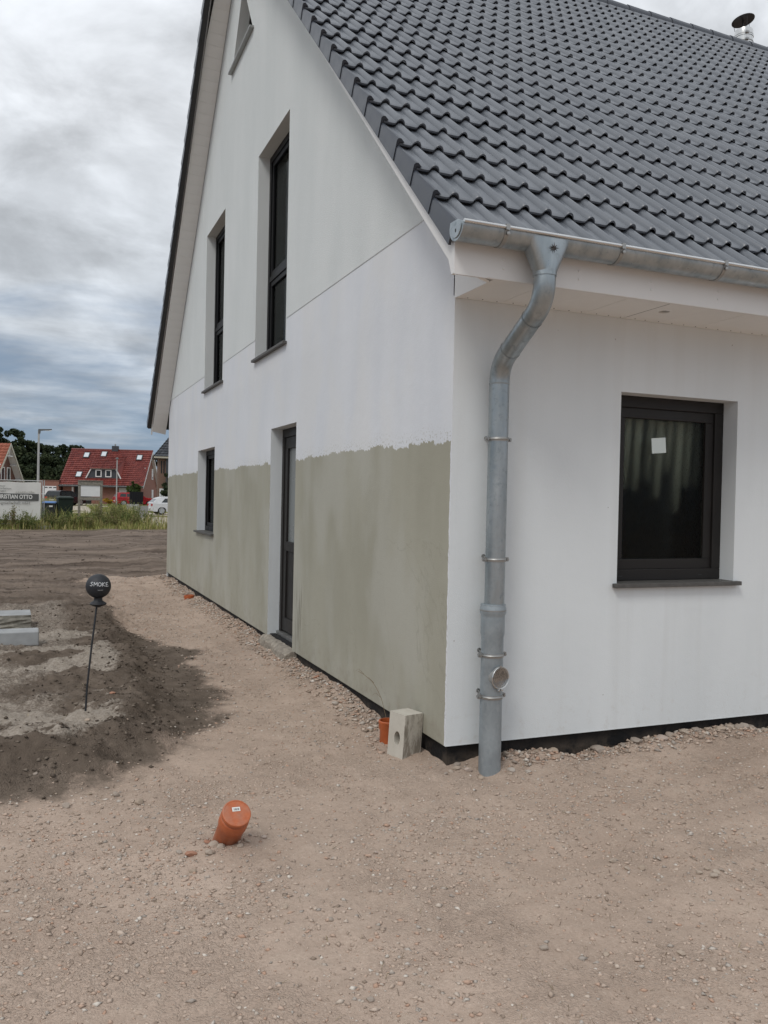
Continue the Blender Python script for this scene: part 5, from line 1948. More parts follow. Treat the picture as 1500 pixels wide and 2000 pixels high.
def wheelie_bin(name, label, x, y, wd, h, mat, lid, rz):
    r = thing(name, label, 'bin', (x, y, gz(x, y)), rz)
    o = MB()
    w1, w0 = wd / 2, wd / 2 * 0.80
    d1, d0 = wd * 0.60, wd * 0.46
    vs = [(-w0, -d0, 0.03), (w0, -d0, 0.03), (w0, d0, 0.03), (-w0, d0, 0.03), (-w1, -d1, h), (w1, -d1, h), (w1, d1, h), (-w1, d1, h)]
    o.add(vs, [(0, 3, 2, 1), (4, 5, 6, 7), (0, 1, 5, 4), (1, 2, 6, 5), (2, 3, 7, 6), (3, 0, 4, 7)])
    o.box((-w1 - 0.02, -d1 - 0.02, h - 0.06), (w1 + 0.02, d1 + 0.02, h - 0.001))
    bevel(o.build('body', mat, r), 0.02)
    l_ = MB()
    vs = [(-w1 - 0.03, -d1 - 0.04, h + 0.002), (w1 + 0.03, -d1 - 0.04, h + 0.002), (w1 + 0.03, d1 + 0.03, h + 0.002), (-w1 - 0.03, d1 + 0.03, h + 0.002),
          (-w1 * 0.8, -d1 * 0.8, h + 0.06), (w1 * 0.8, -d1 * 0.8, h + 0.06), (w1 * 0.9, d1, h + 0.085), (-w1 * 0.9, d1, h + 0.085)]
    l_.add(vs, [(0, 3, 2, 1), (4, 5, 6, 7), (0, 1, 5, 4), (1, 2, 6, 5), (2, 3, 7, 6), (3, 0, 4, 7)])
    bevel(l_.build('lid', lid, r), 0.015)
    MB().tube([(-w1, d1 + 0.06, h - 0.02), (w1, d1 + 0.06, h - 0.02)], 0.015, 8).build('handle', mat, r)
    for s in (-1, 1):
        MB().lathe([(0.09, -0.02), (0.1, -0.01), (0.1, 0.02), (0.09, 0.03)], 16, (s * (w0 + 0.03), d0, 0.1), (1, 0, 0)).build('wheel', 'rubber', r)
    return r


wheelie_bin('wheelie_bin', 'dark green wheelie bin standing in the weeds by the notice board', -1.27, 34.6, 0.62, 1.28, 'bin_green', 'bin_green', 0.1)
bb_ = wheelie_bin('wheelie_bin', 'wheelie bin with a bright blue lid beside the banner', -1.90, 34.9, 0.56, 1.05, 'bin_grey', 'bin_blue', -0.1)
MB().box((0.02, -0.345, 0.88), (0.17, -0.335, 0.95)).build('sticker', 'white_print', bb_)


# street lamps
def lamp(name, label, x, y, h, arm, r0, armdir=1, head=0.6):
    rt_ = thing(name, label, 'street lamp', (x, y, gz(x, y)))
    o = MB()
    o.tube([(0, 0, -0.2), (0, 0, h * 0.25), (0, 0, h)], [r0, r0 * 0.95, r0 * 0.7], 14)
    o.build('pole', 'galv_pole', rt_, 50)
    hd = MB()
    hd.prism([(-0.04 * armdir, h - 0.20), (0.10 * armdir, h - 0.20), (0.12 * armdir, h - 0.02), (arm * armdir, h + 0.07), (arm * armdir, h + 0.13), (-0.04 * armdir, h + 0.09)], (-0.09, 0.09), lambda a, c, d: (a, d, c))
    bevel(hd.build('lamp_head', 'lamp_head', rt_), 0.012)
    MB().box((min(arm * 0.35, arm * 0.95) * armdir if armdir > 0 else -arm * 0.95, -0.07, h + 0.005), (arm * 0.95 if armdir > 0 else -arm * 0.35, 0.07, h + 0.03)).build('lens', 'white_frame', rt_)


lamp('street_lamp', 'tall pale street lamp with a flat arm above the banner', -2.43, 55.0, 5.68, 0.80, 0.085)
o = thing('street_lamp', 'slender grey post top lamp before the red roofed house', 'street lamp', (4.82, 84.0, gz(4.8, 84)))
MB().tube([(0, 0, -0.2), (0, 0, 4.75)], [0.075, 0.05], 10).build('pole', 'galv_pole', o)
MB().lathe([(0.06, 4.76), (0.17, 4.82), (0.19, 4.85), (0.08, 4.95), (0.02, 4.97)], 14).build('lamp_head', 'lamp_head', o)

# black panel on a grey concrete block
pbz = gz(3.8, 55)
o = thing('black_panel', 'square black panel standing on a grey concrete block', 'panel', (3.80, 55.0, pbz + 0.91))
MB().box((-0.45, -0.10, 0.0), (0.45, 0.10, 0.85)).build('panel_sheet', 'panel_black', o)
q = MB()
for i in range(6):
    q.box((-0.41 + 0.15 * i, -0.125, 0.03), (-0.35 + 0.15 * i, -0.101, 0.82))
q.build('ribs', 'panel_black', o)
o = MB()
o.box((-0.66, -0.3, -0.1), (0.10, 0.3, 0.91))
ob = o.build('concrete_block', 'concrete_kerb')
ob.location = (3.85, 55.0, pbz)
tag(ob, 'pale grey concrete block carrying the black panel', 'concrete block')
o = MB()
o.box((0.10, -0.25, -0.1), (0.72, 0.25, 0.80))
ob = o.build('concrete_block', 'dull_steel')
ob.location = (3.86, 55.1, pbz)
tag(ob, 'darker grey block right of the one under the black panel', 'concrete block')


# cars
def car(name, label, x, y, rz, paint, L_=4.3, H_=1.48, W_=1.78, estate=True, z=None):
    r = thing(name, label, 'car', (x, y, gz(x, y) if z is None else z), rz)
    hl = L_ / 2
    side = lambda a, c, d: (a, d, c)
    body = [(-hl, 0.45), (-hl + 0.03, 0.72), (-hl + 0.06, 0.92), (-hl + 0.9, 0.96), (hl - 1.25, 0.92), (hl - 0.35, 0.80), (hl - 0.06, 0.66), (hl, 0.5), (hl - 0.02, 0.30), (hl - 0.2, 0.22)]
    # wheel arches cut out of the sill line
    wx = (hl - 0.85, -hl + 0.80)
    for cx in wx:
        for k in range(9):
            a = k / 8 * PI
            body.append((cx + 0.37 * math.cos(a), 0.24 + 0.40 * math.sin(a)))
    body += [(-hl + 0.15, 0.24), (-hl + 0.02, 0.30)]
    bo_ = MB()
    n = len(body)
    hw_ = W_ / 2
    pts = []
    for s, wdt, zz in ((-1, 0.93, None), (-1, 1.0, 1), (1, 1.0, 1), (1, 0.93, None)):
        for a, c in body:
            k = 1.0 if zz else 1.0
            inset = 0.0 if zz else 1
            cc = c - 0.02 * inset if c > 0.6 else c + 0.0
            pts.append((a * (1 - 0.012 * inset), s * hw_ * wdt, cc))
    # outline on the flank is slightly smaller, so the shoulders are rounded
    ring = [pts[0:n], pts[n:2 * n], pts[2 * n:3 * n], pts[3 * n:4 * n]]
    hull = MB()
    hull.v = [(p_[0], -hw_, p_[2] - 0.03 if p_[2] > 0.6 else p_[2]) for p_ in ring[0]] + [(p_[0], -hw_ + 0.12, p_[2] + 0.02) for p_ in ring[1]] + \
             [(p_[0], hw_ - 0.12, p_[2] + 0.02) for p_ in ring[2]] + [(p_[0], hw_, p_[2] - 0.03 if p_[2] > 0.6 else p_[2]) for p_ in ring[3]]
    for k in range(3):
        for i in range(n):
            j = (i + 1) % n
            hull.f.append((k * n + i, k * n + j, (k + 1) * n + j, (k + 1) * n + i))
    hull.f.append(tuple(range(n - 1, -1, -1)))
    hull.f.append(tuple(range(3 * n, 4 * n)))
    hull.build('body', paint, r)
    if estate:
        top = [(-hl + 0.05, 0.93), (-hl + 0.32, H_ - 0.10), (-hl + 0.55, H_ - 0.02), (-hl + 1.6, H_), (hl - 2.05, H_ - 0.04), (hl - 1.15, 0.93)]
    else:
        top = [(-hl + 0.06, 0.93), (-hl + 0.46, H_ - 0.15), (-hl + 0.85, H_ - 0.03), (-hl + 1.6, H_), (hl - 1.95, H_ - 0.05), (hl - 1.1, 0.93)]

    def wy(c, e=0.0):
        return (hw_ - 0.05) * (1 - 0.22 * (c - 0.93) / (H_ - 0.93)) + e
    gh = MB()
    m_ = len(top)
    gh.v = [(a, -wy(c), c) for a, c in top] + [(a, wy(c), c) for a, c in top]
    gh.f = [tuple(range(m_ - 1, -1, -1)), tuple(range(m_, 2 * m_))] + [(i, i + 1, m_ + i + 1, m_ + i) for i in range(m_ - 1)]
    gh.build('cabin', paint, r)
    gl = []
    za, zb = 0.98, H_ - 0.16
    segs = [(-hl + 0.42, -hl + 1.05), (-hl + 1.13, -hl + 2.05), (-hl + 2.13, hl - 1.42)] if estate else [(-hl + 0.78, -hl + 1.85), (-hl + 1.95, hl - 1.42)]
    for s in (-1, 1):
        for k, (u0_, u1_) in enumerate(segs):
            g = MB()
            tl = (0.10 if estate else 0.30) if k == 0 else 0.0
            tr_ = -0.48 if k == len(segs) - 1 else 0.0
            pts_ = [(u0_, za), (u1_, za), (u1_ + tr_, zb), (u0_ + tl, zb)]
            g.v = [(a, s * wy(c, 0.006), c) for a, c in pts_]
            g.f = [(0, 1, 2, 3) if s < 0 else (3, 2, 1, 0)]
            g.build('side_window', 'car_glass', r)
    (a0_, c0_), (a1_, c1_) = top[0], top[1]
    e = -0.008
    q0_, q1_ = (lerp(a0_, a1_, 0.18) + e, lerp(c0_, c1_, 0.18)), (lerp(a0_, a1_, 0.9) + e, lerp(c0_, c1_, 0.9))
    g = MB()
    g.add([(q0_[0], -wy(q0_[1]) + 0.1, q0_[1]), (q0_[0], wy(q0_[1]) - 0.1, q0_[1]), (q1_[0], wy(q1_[1]) - 0.1, q1_[1]), (q1_[0], -wy(q1_[1]) + 0.1, q1_[1])], [(0, 1, 2, 3)])
    g.build('rear_window', 'car_glass', r)
    (a0_, c0_), (a1_, c1_) = top[-1], top[-2]
    q0_, q1_ = (lerp(a0_, a1_, 0.08) + 0.01, lerp(c0_, c1_, 0.08) + 0.01), (lerp(a0_, a1_, 0.92) + 0.01, lerp(c0_, c1_, 0.92) + 0.01)
    g = MB()
    g.add([(q0_[0], -wy(q0_[1]) + 0.08, q0_[1]), (q0_[0], wy(q0_[1]) - 0.08, q0_[1]), (q1_[0], wy(q1_[1]) - 0.08, q1_[1]), (q1_[0], -wy(q1_[1]) + 0.08, q1_[1])], [(0, 1, 2, 3)])
    g.build('windscreen', 'car_glass', r)
    for s in (-1, 1):
        tl_ = MB()
        tl_.box((-hl - 0.012, s * (hw_ - 0.20) - 0.17, 0.70), (-hl + 0.16, s * (hw_ - 0.20) + 0.17 + 0.032 * s, 0.86))
        tl_.build('tail_lamp', 'tail', r)
        hd_ = MB()
        hd_.box((hl - 0.30, s * (hw_ - 0.24) - 0.15, 0.60), (hl - 0.04, s * (hw_ - 0.24) + 0.15, 0.73))
        hd_.build('headlamp', 'head_lamp', r)
        mi = MB()
        mi.box((hl - 1.55, s * (hw_ + 0.07) - 0.09, 0.95), (hl - 1.42, s * (hw_ + 0.07) + 0.09, 1.08))
        mi.build('mirror', paint, r)
        for cx in wx:
            ty = MB()
            ty.lathe([(0.20, -0.10), (0.30, -0.11), (0.325, -0.08), (0.325, 0.08), (0.30, 0.11), (0.20, 0.10)], 24, (cx, s * (hw_ - 0.11), 0.325), (0, 1, 0))
            tw_ = ty.build('wheel', 'rubber', r, 40)
            rm = MB()
            yo = s * (hw_ + 0.002)
            for k in range(5):
                a = 2 * PI * k / 5 + 0.3
                ca, sa = math.cos(a), math.sin(a)
                pts_ = []
                for rr, ww in ((0.03, 0.035), (0.215, 0.045)):
                    for sg in (-1, 1):
                        pts_.append((cx + rr * ca - sg * ww * sa, yo, 0.325 + rr * sa + sg * ww * ca))
                rm.add(pts_, [(0, 1, 3, 2)])
            rm.lathe([(0.20, 0), (0.22, 0.004), (0.222, 0.0)], 24, (cx, yo - s * 0.002, 0.325), (0, s, 0))
            rm.build('rim', 'alloy', tw_)
    pt = MB()
    pt.box((-hl - 0.014, -0.26, 0.50), (-hl + 0.02, 0.26, 0.61))
    pt.build('number_plate', 'white_frame', r)
    return r


car('parked_car', 'silver white hatchback parked side on by the house corner', 8.05, 66.0, 0.10, 'white_paint', 4.25, 1.47, 1.8, False)
car('parked_car', 'red estate car parked behind the black panel', 7.02, 88.0, 0.12, 'red_paint', 4.3, 1.46, 1.78, True)
car('parked_car', 'black car seen from behind near the garage', 0.05, 86.0, 0.95, 'black_paint', 4.5, 1.50, 1.8, True)
# low white trailer beside the black car
o = thing('flat_trailer', 'low white trailer beside the black car', 'trailer', (1.05, 88.0, gz(1, 88)))
MB().box((-0.85, -0.6, 0.55), (0.85, 0.6, 0.80)).build('body', 'white_frame', o)
for x in (-0.1,):
    for s in (-1, 1):
        MB().lathe([(0.15, -0.07), (0.27, -0.07), (0.27, 0.07), (0.15, 0.07)], 16, (x, s * 0.66, 0.27), (0, 1, 0)).build('wheel', 'rubber', o)
MB().box((0.85, -0.05, 0.5), (1.5, 0.05, 0.56)).build('drawbar', 'dull_steel', o)


# ---- houses
def tile_slope(a, b_, c, d, rows, cols, mat, name, parent, off=0.03, thick=0.05):
    """stepped courses of tiles over a roof plane a-b (eave) to d-c (ridge), joined into one part"""
    a, b_, c, d = (Vector(q) for q in (a, b_, c, d))
    nrm = (b_ - a).cross(d - a).normalized()
    o = MB()
    rg = random.Random(5)
    for r in range(rows):
        q0, q1 = r / rows, (r + 1.12) / rows
        q1 = min(q1, 1.0)
        l0, r0_, l1, r1_ = a.lerp(d, q0), b_.lerp(c, q0), a.lerp(d, q1), b_.lerp(c, q1)
        for k in range(cols):
            s0, s1 = k / cols, (k + 1) / cols
            sm_ = (s0 + s1) / 2
            tt_ = rg.random()
            P = []
            for (sa, hh_) in ((s0, 0.0), (s0 + (s1 - s0) * 0.45, 0.02), (s0 + (s1 - s0) * 0.75, thick), (s1, 0.012)):
                P.append((l0.lerp(r0_, sa) + nrm * (off + thick + hh_), l1.lerp(r1_, sa) + nrm * (off * 0.3 + hh_)))
            vs = [tuple(q[0]) for q in P] + [tuple(q[1]) for q in P] + [tuple(q[0] - nrm * (thick + 0.02)) for q in P]
            fs = [(i, i + 1, i + 5, i + 4) for i in range(3)] + [(i + 8, i + 9, i + 1, i) for i in range(3)]
            o.add(vs, fs, tt_)
    ob = o.build(name, mat, parent)
    return tag(ob, kind='stuff')


def house_window(parent, x, z, wd, h, fn, mat='car_glass', frame='white_frame', depth=-0.03):
    f_ = MB()
    for q in (rect(x - wd / 2, x + wd / 2, z, z + 0.09), rect(x - wd / 2, x + wd / 2, z + h - 0.09, z + h), rect(x - wd / 2, x - wd / 2 + 0.09, z + 0.09, z + h - 0.09), rect(x + wd / 2 - 0.09, x + wd / 2, z + 0.09, z + h - 0.09)):
        f_.prism(q, (depth - 0.03, depth + 0.03), fn)
    o = f_.build('window', frame, parent)
    MB().prism(rect(x - wd / 2 + 0.08, x + wd / 2 - 0.08, z + 0.08, z + h - 0.08), (depth, depth + 0.01), fn).build('pane', mat, o)
    return o


# central house with the red roof: local x along the front, y into the house
A = math.radians(-18)
hx, hy = 0.15, 102.2
hz = gz(hx, hy) - 0.05
rh = thing('brick_house', 'red brick house with a wide glossy red roof and slate dormer', 'house', (hx, hy, hz), A)
HW, HD, EH, RH = 9.15, 9.4, 2.75, 6.75
wl_ = MB()
wl_.prism([(0, 0), (HD, 0), (HD, EH), (HD / 2, RH - 0.25), (0, EH)], (0.0, HW), lambda a, c, d: (d, a, c))
wl_.build('wall', 'brick', rh)
rf = MB()
sl_ = (RH - EH) / (HD / 2)
ovh = 0.55
for s in (0, 1):
    yy = (lambda q: q) if s == 0 else (lambda q: HD - q)
    rf.prism([(yy(-ovh), EH - ovh * sl_), (yy(HD / 2), RH), (yy(HD / 2), RH - 0.2), (yy(-ovh), EH - ovh * sl_ - 0.18)], (-0.35, HW + 0.35), lambda a, c, d: (d, a, c))
rfo = rf.build('roof', 'white_frame', rh)
zo = EH - ovh * sl_
tile_slope((-0.38, -ovh - 0.03, zo), (HW + 0.38, -ovh - 0.03, zo), (HW + 0.38, HD / 2, RH), (-0.38, HD / 2, RH), 18, 34, 'red_tile', 'roof_tiles', rfo)
tile_slope((HW + 0.38, HD + ovh, zo), (-0.38, HD + ovh, zo), (-0.38, HD / 2, RH), (HW + 0.38, HD / 2, RH), 18, 34, 'red_tile', 'roof_tiles', rfo)
MB().tube([(-0.4, HD / 2, RH + 0.05), (HW + 0.4, HD / 2, RH + 0.05)], 0.11, 8).build('ridge_cap', simple('ridge_cap_red', (0.14, 0.025, 0.02), 0.5), rfo)
MB().box((4.55, HD / 2 - 0.3, RH - 0.4), (5.3, HD / 2 + 0.3, RH + 0.55)).build('chimney', 'slate', rfo)
MB().tube([(4.9, HD / 2, RH + 0.5), (4.9, HD / 2, RH + 0.8)], 0.09, 8).build('chimney_pot', 'dull_steel', rfo)
MB().box((-0.36, -ovh - 0.12, zo - 0.20), (HW + 0.36, -ovh - 0.0, zo - 0.06)).build('gutter', 'bin_grey', rh)
for x in (HW + 0.352,):
    bg_ = MB()
    for s in (0, 1):
        yy = (lambda q: q) if s == 0 else (lambda q: HD - q)
        bg_.prism([(yy(-ovh), zo), (yy(HD / 2), RH), (yy(HD / 2), RH - 0.28), (yy(-ovh), zo - 0.28)], (x, x + 0.04), lambda a, c, d: (d, a, c))
    bg_.build('barge_board', 'white_frame', rh)


def on_slope(y):
    return EH + sl_ * y


for x, y in ((1.7, 3.75), (3.75, 3.95), (1.62, 0.85), (8.15, 3.55)):
    f_ = MB()
    R_ = Matrix.Rotation(math.atan(sl_), 3, 'X')
    f_.box((-0.36, -0.52, 0.0), (0.36, 0.52, 0.16), R_, (x, y, on_slope(y) + 0.02))
    o = f_.build('skylight', 'bin_grey', rfo)
    g = MB()
    g.box((-0.27, -0.42, 0.162), (0.27, 0.42, 0.172), R_, (x, y, on_slope(y) + 0.02))
    g.build('pane', simple('skylight_glass', (0.62, 0.66, 0.68), 0.08, 0.4, var=0.02), o)
# dormer
dm = MB()
y0d = 0.35
zb_, zt_ = on_slope(y0d) + 0.10, on_slope(y0d) + 1.22
d0, d1 = 2.7, 6.55
dm.prism([(d0, zb_), (d1, zb_), (d1 - 0.55, zt_), (d0 + 0.55, zt_)], (y0d, y0d + 0.5), lambda a, c, d: (a, d, c))
dmo = dm.build('dormer', 'dormer', rh)
tr_ = MB()
for p0, p1 in (((d0 - 0.12, zb_ - 0.02), (d0 + 0.50, zt_ + 0.06)), ((d0 + 0.48, zt_ + 0.05), (d1 - 0.48, zt_ + 0.05)), ((d1 - 0.50, zt_ + 0.06), (d1 + 0.12, zb_ - 0.02))):
    tr_.tube([(p0[0], y0d - 0.05, p0[1]), (p1[0], y0d - 0.05, p1[1])], 0.075, 6)
tr_.build('dormer_trim', 'white_frame', dmo)
for xx in (4.05, 5.2):
    f_ = MB()
    z_ = zb_ + 0.16
    for q in (rect(xx - 0.36, xx + 0.36, z_, z_ + 0.11), rect(xx - 0.36, xx + 0.36, z_ + 0.76, z_ + 0.87), rect(xx - 0.36, xx - 0.25, z_ + 0.11, z_ + 0.76), rect(xx + 0.25, xx + 0.36, z_ + 0.11, z_ + 0.76)):
        f_.prism(q, (y0d - 0.06, y0d - 0.001), lambda a, c, d: (a, d, c))
    f_.build('window_frame', 'white_frame', dmo)
    MB().prism(rect(xx - 0.26, xx + 0.26, z_ + 0.1, z_ + 0.77), (y0d - 0.03, y0d - 0.02), lambda a, c, d: (a, d, c)).build('pane', 'car_glass', dmo)
ydt = (RH - EH - 0.8) / sl_
zdt = on_slope(ydt)
tile_slope((d0 + 0.30, y0d - 0.25, zt_ - 0.02), (d1 - 0.30, y0d - 0.25, zt_ - 0.02), (d1 - 0.02, ydt, zdt), (d0 + 0.02, ydt, zdt), 8, 15, 'red_tile', 'roof_tiles', dmo, 0.06)
sd_ = MB()
sd_.add([(d0 - 0.1, y0d, zb_), (d0 + 0.5, y0d, zt_), (d0 + 0.02, ydt, zdt)], [(0, 1, 2)])
sd_.add([(d1 + 0.1, y0d, zb_), (d1 - 0.5, y0d, zt_), (d1 - 0.02, ydt, zdt), (d1 + 0.95, ydt - 0.6, on_slope(ydt - 0.6) + 0.03)], [(0, 1, 2), (0, 2, 3)])
sd_.build('dormer_cheek', simple('dormer_cheek_tile', (0.25, 0.045, 0.032), 0.5), dmo)
frontf = lambda a, c, d: (a, d, c)
sidef = lambda a, c, d: (HW - d, a, c)
pc = MB()
pc.prism(rect(1.35, 3.35, 0.0, 2.15), (-0.02, -0.01), frontf)
pc.build('porch_shade_sheet', 'dark_room', rh)  # flat near-black plane stands for the shade inside the porch
MB().prism(rect(2.0, 2.25, 1.1, 1.5), (-0.05, -0.025), frontf).build('house_lamp', 'white_frame', rh)
MB().prism(rect(1.05, 1.25, 0.6, 2.05), (-0.04, -0.005), frontf).build('door_side_light', 'white_frame', rh)
MB().prism(rect(6.55, 8.35, 0.3, 2.05), (-0.05, -0.005), frontf).build('roller_shutter', 'roller', rh)
for (yy_, z_, wd, h) in ((2.3, 3.25, 0.85, 1.35), (6.4, 3.25, 0.85, 1.35), (6.6, 0.6, 0.95, 1.35)):
    o = house_window(rh, yy_, z_, wd, h, sidef, 'roller')
    MB().prism(rect(yy_ - 0.06, yy_ + 0.2, z_ + 0.1, z_ + 0.35), (-0.06, -0.05), sidef).build('dark_gap', 'car_glass', o)
ga = thing('flat_garage', 'flat roofed brick garage with a white door left of the red roof', 'garage', (hx - 1.55, hy - 0.2, hz), A)
bx_ = MB()
bx_.box((-1.15, 0, 0), (1.15, 5, 2.72))
bx_.build('wall', 'brick', ga)
MB().prism(rect(-0.72, 0.88, 0.1, 2.1), (-0.04, -0.005), frontf).build('garage_door', 'roller', ga)
for k in range(3):
    MB().prism([(-0.5 + 0.5 * k, 1.86), (-0.1 + 0.5 * k, 1.86), (-0.16 + 0.5 * k, 1.98), (-0.44 + 0.5 * k, 1.98)], (-0.05, -0.041), frontf).build('door_light', 'bin_grey', ga)
MB().box((-1.2, -0.06, 2.721), (1.2, 5.05, 2.80)).build('roof_edge', 'brick_dark', ga)

# house at the left with the orange roof, gable turned towards us
lh = thing('brick_house', 'brick house with an orange roof and white gable trim at the left edge', 'house', (-7.05, 84.0, gz(-6, 84) - 0.1), math.radians(68))
LW, LD, LE, LR = 10.0, 7.0, 2.1, 6.25
wl_ = MB()
wl_.prism([(0, 0), (LD, 0), (LD, LE), (LD / 2, LR - 0.2), (0, LE)], (-LW, 0.0), lambda a, c, d: (a, -d, c))
wl_.build('wall', 'brick_dark', lh)
ls = (LR - LE) / (LD / 2)
rf = MB()
lo_ = 0.45
for s in (0, 1):
    yy = (lambda q: q) if s == 0 else (lambda q: LD - q)
    rf.prism([(yy(-lo_), LE - lo_ * ls), (yy(LD / 2), LR), (yy(LD / 2), LR - 0.2), (yy(-lo_), LE - lo_ * ls - 0.18)], (-LW - 0.3, 0.7), lambda a, c, d: (a, -d, c))
rfo = rf.build('roof', 'white_frame', lh)
zl = LE - lo_ * ls
tile_slope((-lo_, LW + 0.3, zl), (-lo_, -0.72, zl), (LD / 2, -0.72, LR), (LD / 2, LW + 0.3, LR), 15, 30, 'orange_tile', 'roof_tiles', rfo)
tile_slope((LD + lo_, -0.72, zl), (LD + lo_, LW + 0.3, zl), (LD / 2, LW + 0.3, LR), (LD / 2, -0.72, LR), 15, 30, 'orange_tile', 'roof_tiles', rfo)
MB().box((LD / 2 - 0.3, 1.6, LR - 0.3), (LD / 2 + 0.3, 2.3, LR + 0.4)).build('chimney', 'brick_dark', rfo)
bg_ = MB()
for s in (0, 1):
    yy = (lambda q: q) if s == 0 else (lambda q: LD - q)
    bg_.prism([(yy(-lo_), zl + 0.03), (yy(LD / 2), LR + 0.03), (yy(LD / 2), LR - 0.30), (yy(-lo_), zl - 0.30)], (0.702, 0.76), lambda a, c, d: (a, -d, c))
bg_.build('barge_board', simple('cream_board', (0.50, 0.48, 0.40), 0.6), lh)
gf = lambda a, c, d: (a, -0.0 + d, c)
for xw in (1.7, 3.3, 4.6):
    house_window(lh, xw, 2.55, 0.75, 1.35, gf)
for xw in (2.0, 4.8):
    house_window(lh, xw, 0.3, 0.9, 1.3, gf)
tb_ = MB()
tb_.box((LD / 2 - 0.75, -0.62, LR - 1.30), (LD / 2 + 0.75, -0.54, LR - 1.20))
tb_.box((LD / 2 - 0.04, -0.62, LR - 1.3), (LD / 2 + 0.04, -0.54, LR - 0.4))
for s in (-1, 1):
    tb_.box((LD / 2 + s * 1.7 - 0.3, -0.62, LR - 2.22), (LD / 2 + s * 1.7 + 0.3, -0.02, LR - 2.12))
    tb_.box((LD / 2 + s * 2.9 - 0.3, -0.62, LR - 3.62), (LD / 2 + s * 2.9 + 0.3, -0.02, LR - 3.52))
tb_.build('gable_truss', 'white_frame', lh)

# brown house half hidden behind the white gable
bh = thing('brick_house', 'brown brick house with a steep dark slate roof behind the parked hatchback', 'house', (9.15, 86.0, gz(9, 86) - 0.1), math.radians(-6))
wl_ = MB()
wl_.box((0, 0, 0), (9, 8, 5.5))
wl_.build('wall', 'brick_brown', bh)
rf = MB()
rf.add([(-0.45, -0.45, 5.35), (9.4, -0.45, 5.35), (9.4, 8.4, 5.35), (-0.45, 8.4, 5.35), (2.9, 3.0, 9.8), (6.2, 3.0, 9.8), (6.2, 5.0, 9.8), (2.9, 5.0, 9.8)],
       [(0, 3, 2, 1), (4, 5, 6, 7), (0, 1, 5, 4), (1, 2, 6, 5), (2, 3, 7, 6), (3, 0, 4, 7)])
rfo = rf.build('roof', 'slate', bh)
tile_slope((-0.45, -0.47, 5.36), (9.4, -0.47, 5.36), (6.2, 2.98, 9.8), (2.9, 2.98, 9.8), 16, 26, 'slate_tile', 'roof_tiles', rfo)
tile_slope((-0.47, 8.4, 5.36), (-0.47, -0.45, 5.36), (2.88, 3.0, 9.8), (2.88, 5.0, 9.8), 16, 26, 'slate_tile', 'roof_tiles', rfo)
MB().box((-0.5, -0.5, 5.18), (9.45, -0.42, 5.36)).build('eave_board', simple('cream_eave', (0.42, 0.39, 0.32), 0.6), bh)
MB().box((0.75, -0.30, 2.4), (9.2, -0.02, 5.6)).build('slate_bay', 'slate', bh)
for xw, z_ in ((0.30, 3.6), (0.55, 3.6)):
    MB().prism(rect(xw - 0.06, xw + 0.06, z_, z_ + 1.3), (-0.02, -0.005), frontf).build('window_slot', 'car_glass', bh)
house_window(bh, 0.42, 0.8, 0.6, 1.2, frontf, 'roller')


# ---- trees and shrubs
def tree(name, label, x, y, h, rad, seed, mat='conifer', group=None, n=2600, leaf=0.34, trunk_h=0.3, cat='tree', lumps=16):
    rg = np.random.default_rng(seed)
    z0 = gz(x, y)
    r = thing(name, label, cat, (x, y, z0), 0, group)
    tk = MB()
    tk.tube([(0, 0, -0.2), (0.05 * h * rg.uniform(-1, 1) * 0.3, 0.0, h * 0.4), (0, 0.02 * h, h * 0.82)], [0.022 * h, 0.015 * h, 0.004 * h], 8)
    for k in range(7):
        a = rg.uniform(0, 6.28)
        zz = h * rg.uniform(trunk_h, 0.75)
        tk.tube([(0, 0, zz), (math.cos(a) * rad * 0.4, math.sin(a) * rad * 0.4, zz + 0.08 * h), (math.cos(a) * rad * 0.8, math.sin(a) * rad * 0.8, zz + 0.10 * h)], [0.007 * h, 0.005 * h, 0.002 * h], 5)
    tk.build('trunk', 'bark', r)
    V, T = [], []
    for k in range(lumps):
        q = rg.random()
        zc_ = h * (trunk_h + (1 - trunk_h) * (q * 0.92 + 0.04))
        rr = rad * (1.0 - 0.75 * max(0, q - 0.25) ** 1.1) * math.sqrt(rg.random()) * 0.8
        a = rg.uniform(0, 6.28)
        cc = np.array((math.cos(a) * rr, math.sin(a) * rr, zc_))
        lr = rad * rg.uniform(0.20, 0.5) * (1.1 - 0.55 * q) * (1.0 if lumps < 30 else 0.8)

        def fn(m_, cc=cc, lr=lr):
            d_ = rg.normal(size=(m_, 3))
            d_ /= np.linalg.norm(d_, axis=1)[:, None]
            return cc + d_ * (lr * rg.uniform(0.55, 1.12, m_) ** 0.7)[:, None] * np.array((1, 1, 0.85))
        leaf_cloud(V, T, n // lumps, fn, leaf, rg, rg.uniform(0.25, 0.75))
    V = np.concatenate(V)
    keep = V[:, 2].reshape(-1, 4).min(1) > 0.02
    V = V.reshape(-1, 4, 3)[keep].reshape(-1, 3)
    T = np.concatenate(T).reshape(-1, 4)[keep].reshape(-1)
    link('crown', fast_mesh('crown', V, np.arange(len(V)), 4, mat, T), r)
    return r


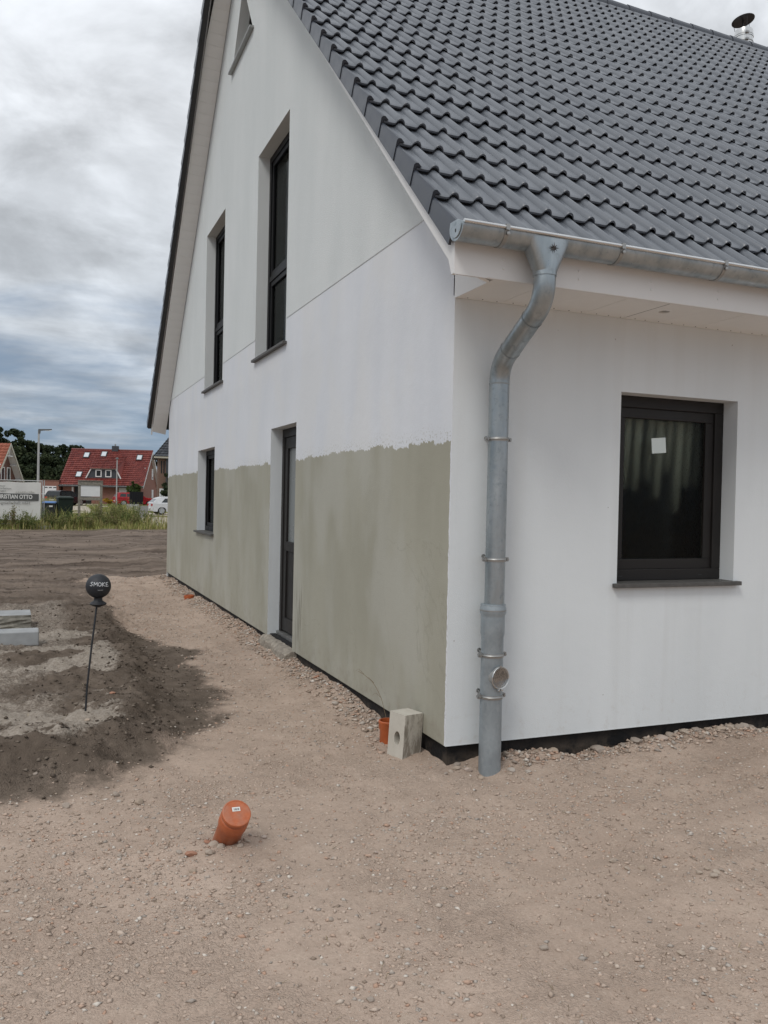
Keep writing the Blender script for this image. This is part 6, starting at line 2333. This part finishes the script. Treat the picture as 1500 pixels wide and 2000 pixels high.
tl = 'dark evergreen tree in the wood behind the red roofed house'
tg = 'trees of the wood behind the houses'
k = 0
for x, y, h, rad in ((-12.5, 128, 11.2, 3.2), (-9.6, 131, 11.6, 3.0), (-7.6, 128, 10.6, 2.6), (-5.9, 131, 10.9, 2.6), (-4.3, 128, 9.4, 2.4), (-2.7, 131, 9.6, 2.6), (-1.0, 128, 8.7, 2.4), (0.7, 131, 9.2, 2.6), (2.3, 129, 8.9, 2.4), (4.2, 131, 8.0, 2.6),
                     (-8.8, 123, 8.6, 2.6), (-6.6, 122, 8.0, 2.4), (-4.6, 122, 7.6, 2.4), (-2.6, 122, 7.2, 2.2), (-0.6, 122, 7.0, 2.4), (1.4, 122, 6.8, 2.2), (-5.6, 118, 5.4, 2.2), (-3.4, 118, 5.2, 2.2), (-1.6, 118, 5.0, 2.2), (0.2, 118, 5.0, 2.0),
                     (7, 132, 6.2, 2.4), (10.5, 131, 6.4, 2.8), (14, 133, 8.0, 3.2), (-16, 128, 11, 3.4)):
    tree('evergreen_tree', tl, x, y, h * (1.02 if x < -6 else 0.98 if x < -3 else 0.95), rad * 1.1, 500 + k, 'conifer', tg, 4200, 0.22, 0.10, lumps=46)
    k += 1
tree('round_shrub', 'round green shrub in front of the white shutter', 7.35, 93.0, 2.75, 0.85, 601, 'shrub', None, 1500, 0.12, 0.45, 'shrub', 14)
tree('garden_shrub', 'loose green shrub in front of the left brick house', -4.75, 72.0, 2.55, 1.0, 602, 'shrub', None, 1800, 0.14, 0.2, 'shrub', 14)
tree('dark_shrub', 'dark evergreen shrub at the foot of the brown house', 9.55, 82.0, 2.3, 0.9, 603, 'conifer', None, 1500, 0.14, 0.05, 'shrub', 14)
tree('thin_tree', 'thin dark tree against the brown house wall', 9.75, 83.5, 3.9, 0.6, 604, 'conifer', None, 1000, 0.14, 0.3, 'tree', 12)
tree('flower_bed', 'yellow flowering clump beside the red car', 4.42, 90.0, 0.75, 0.62, 605, 'flower', None, 700, 0.07, 0.2, 'flowers', 12)
strands('tall_grass', 1200, (-2.35, -1.55, 37.5, 39.5), 0.7, 1.45, 0.03, 'grass', 'tall dry yellow grass behind the blue lidded bin', 0.35, 41, tints=(0.4, 0.8))
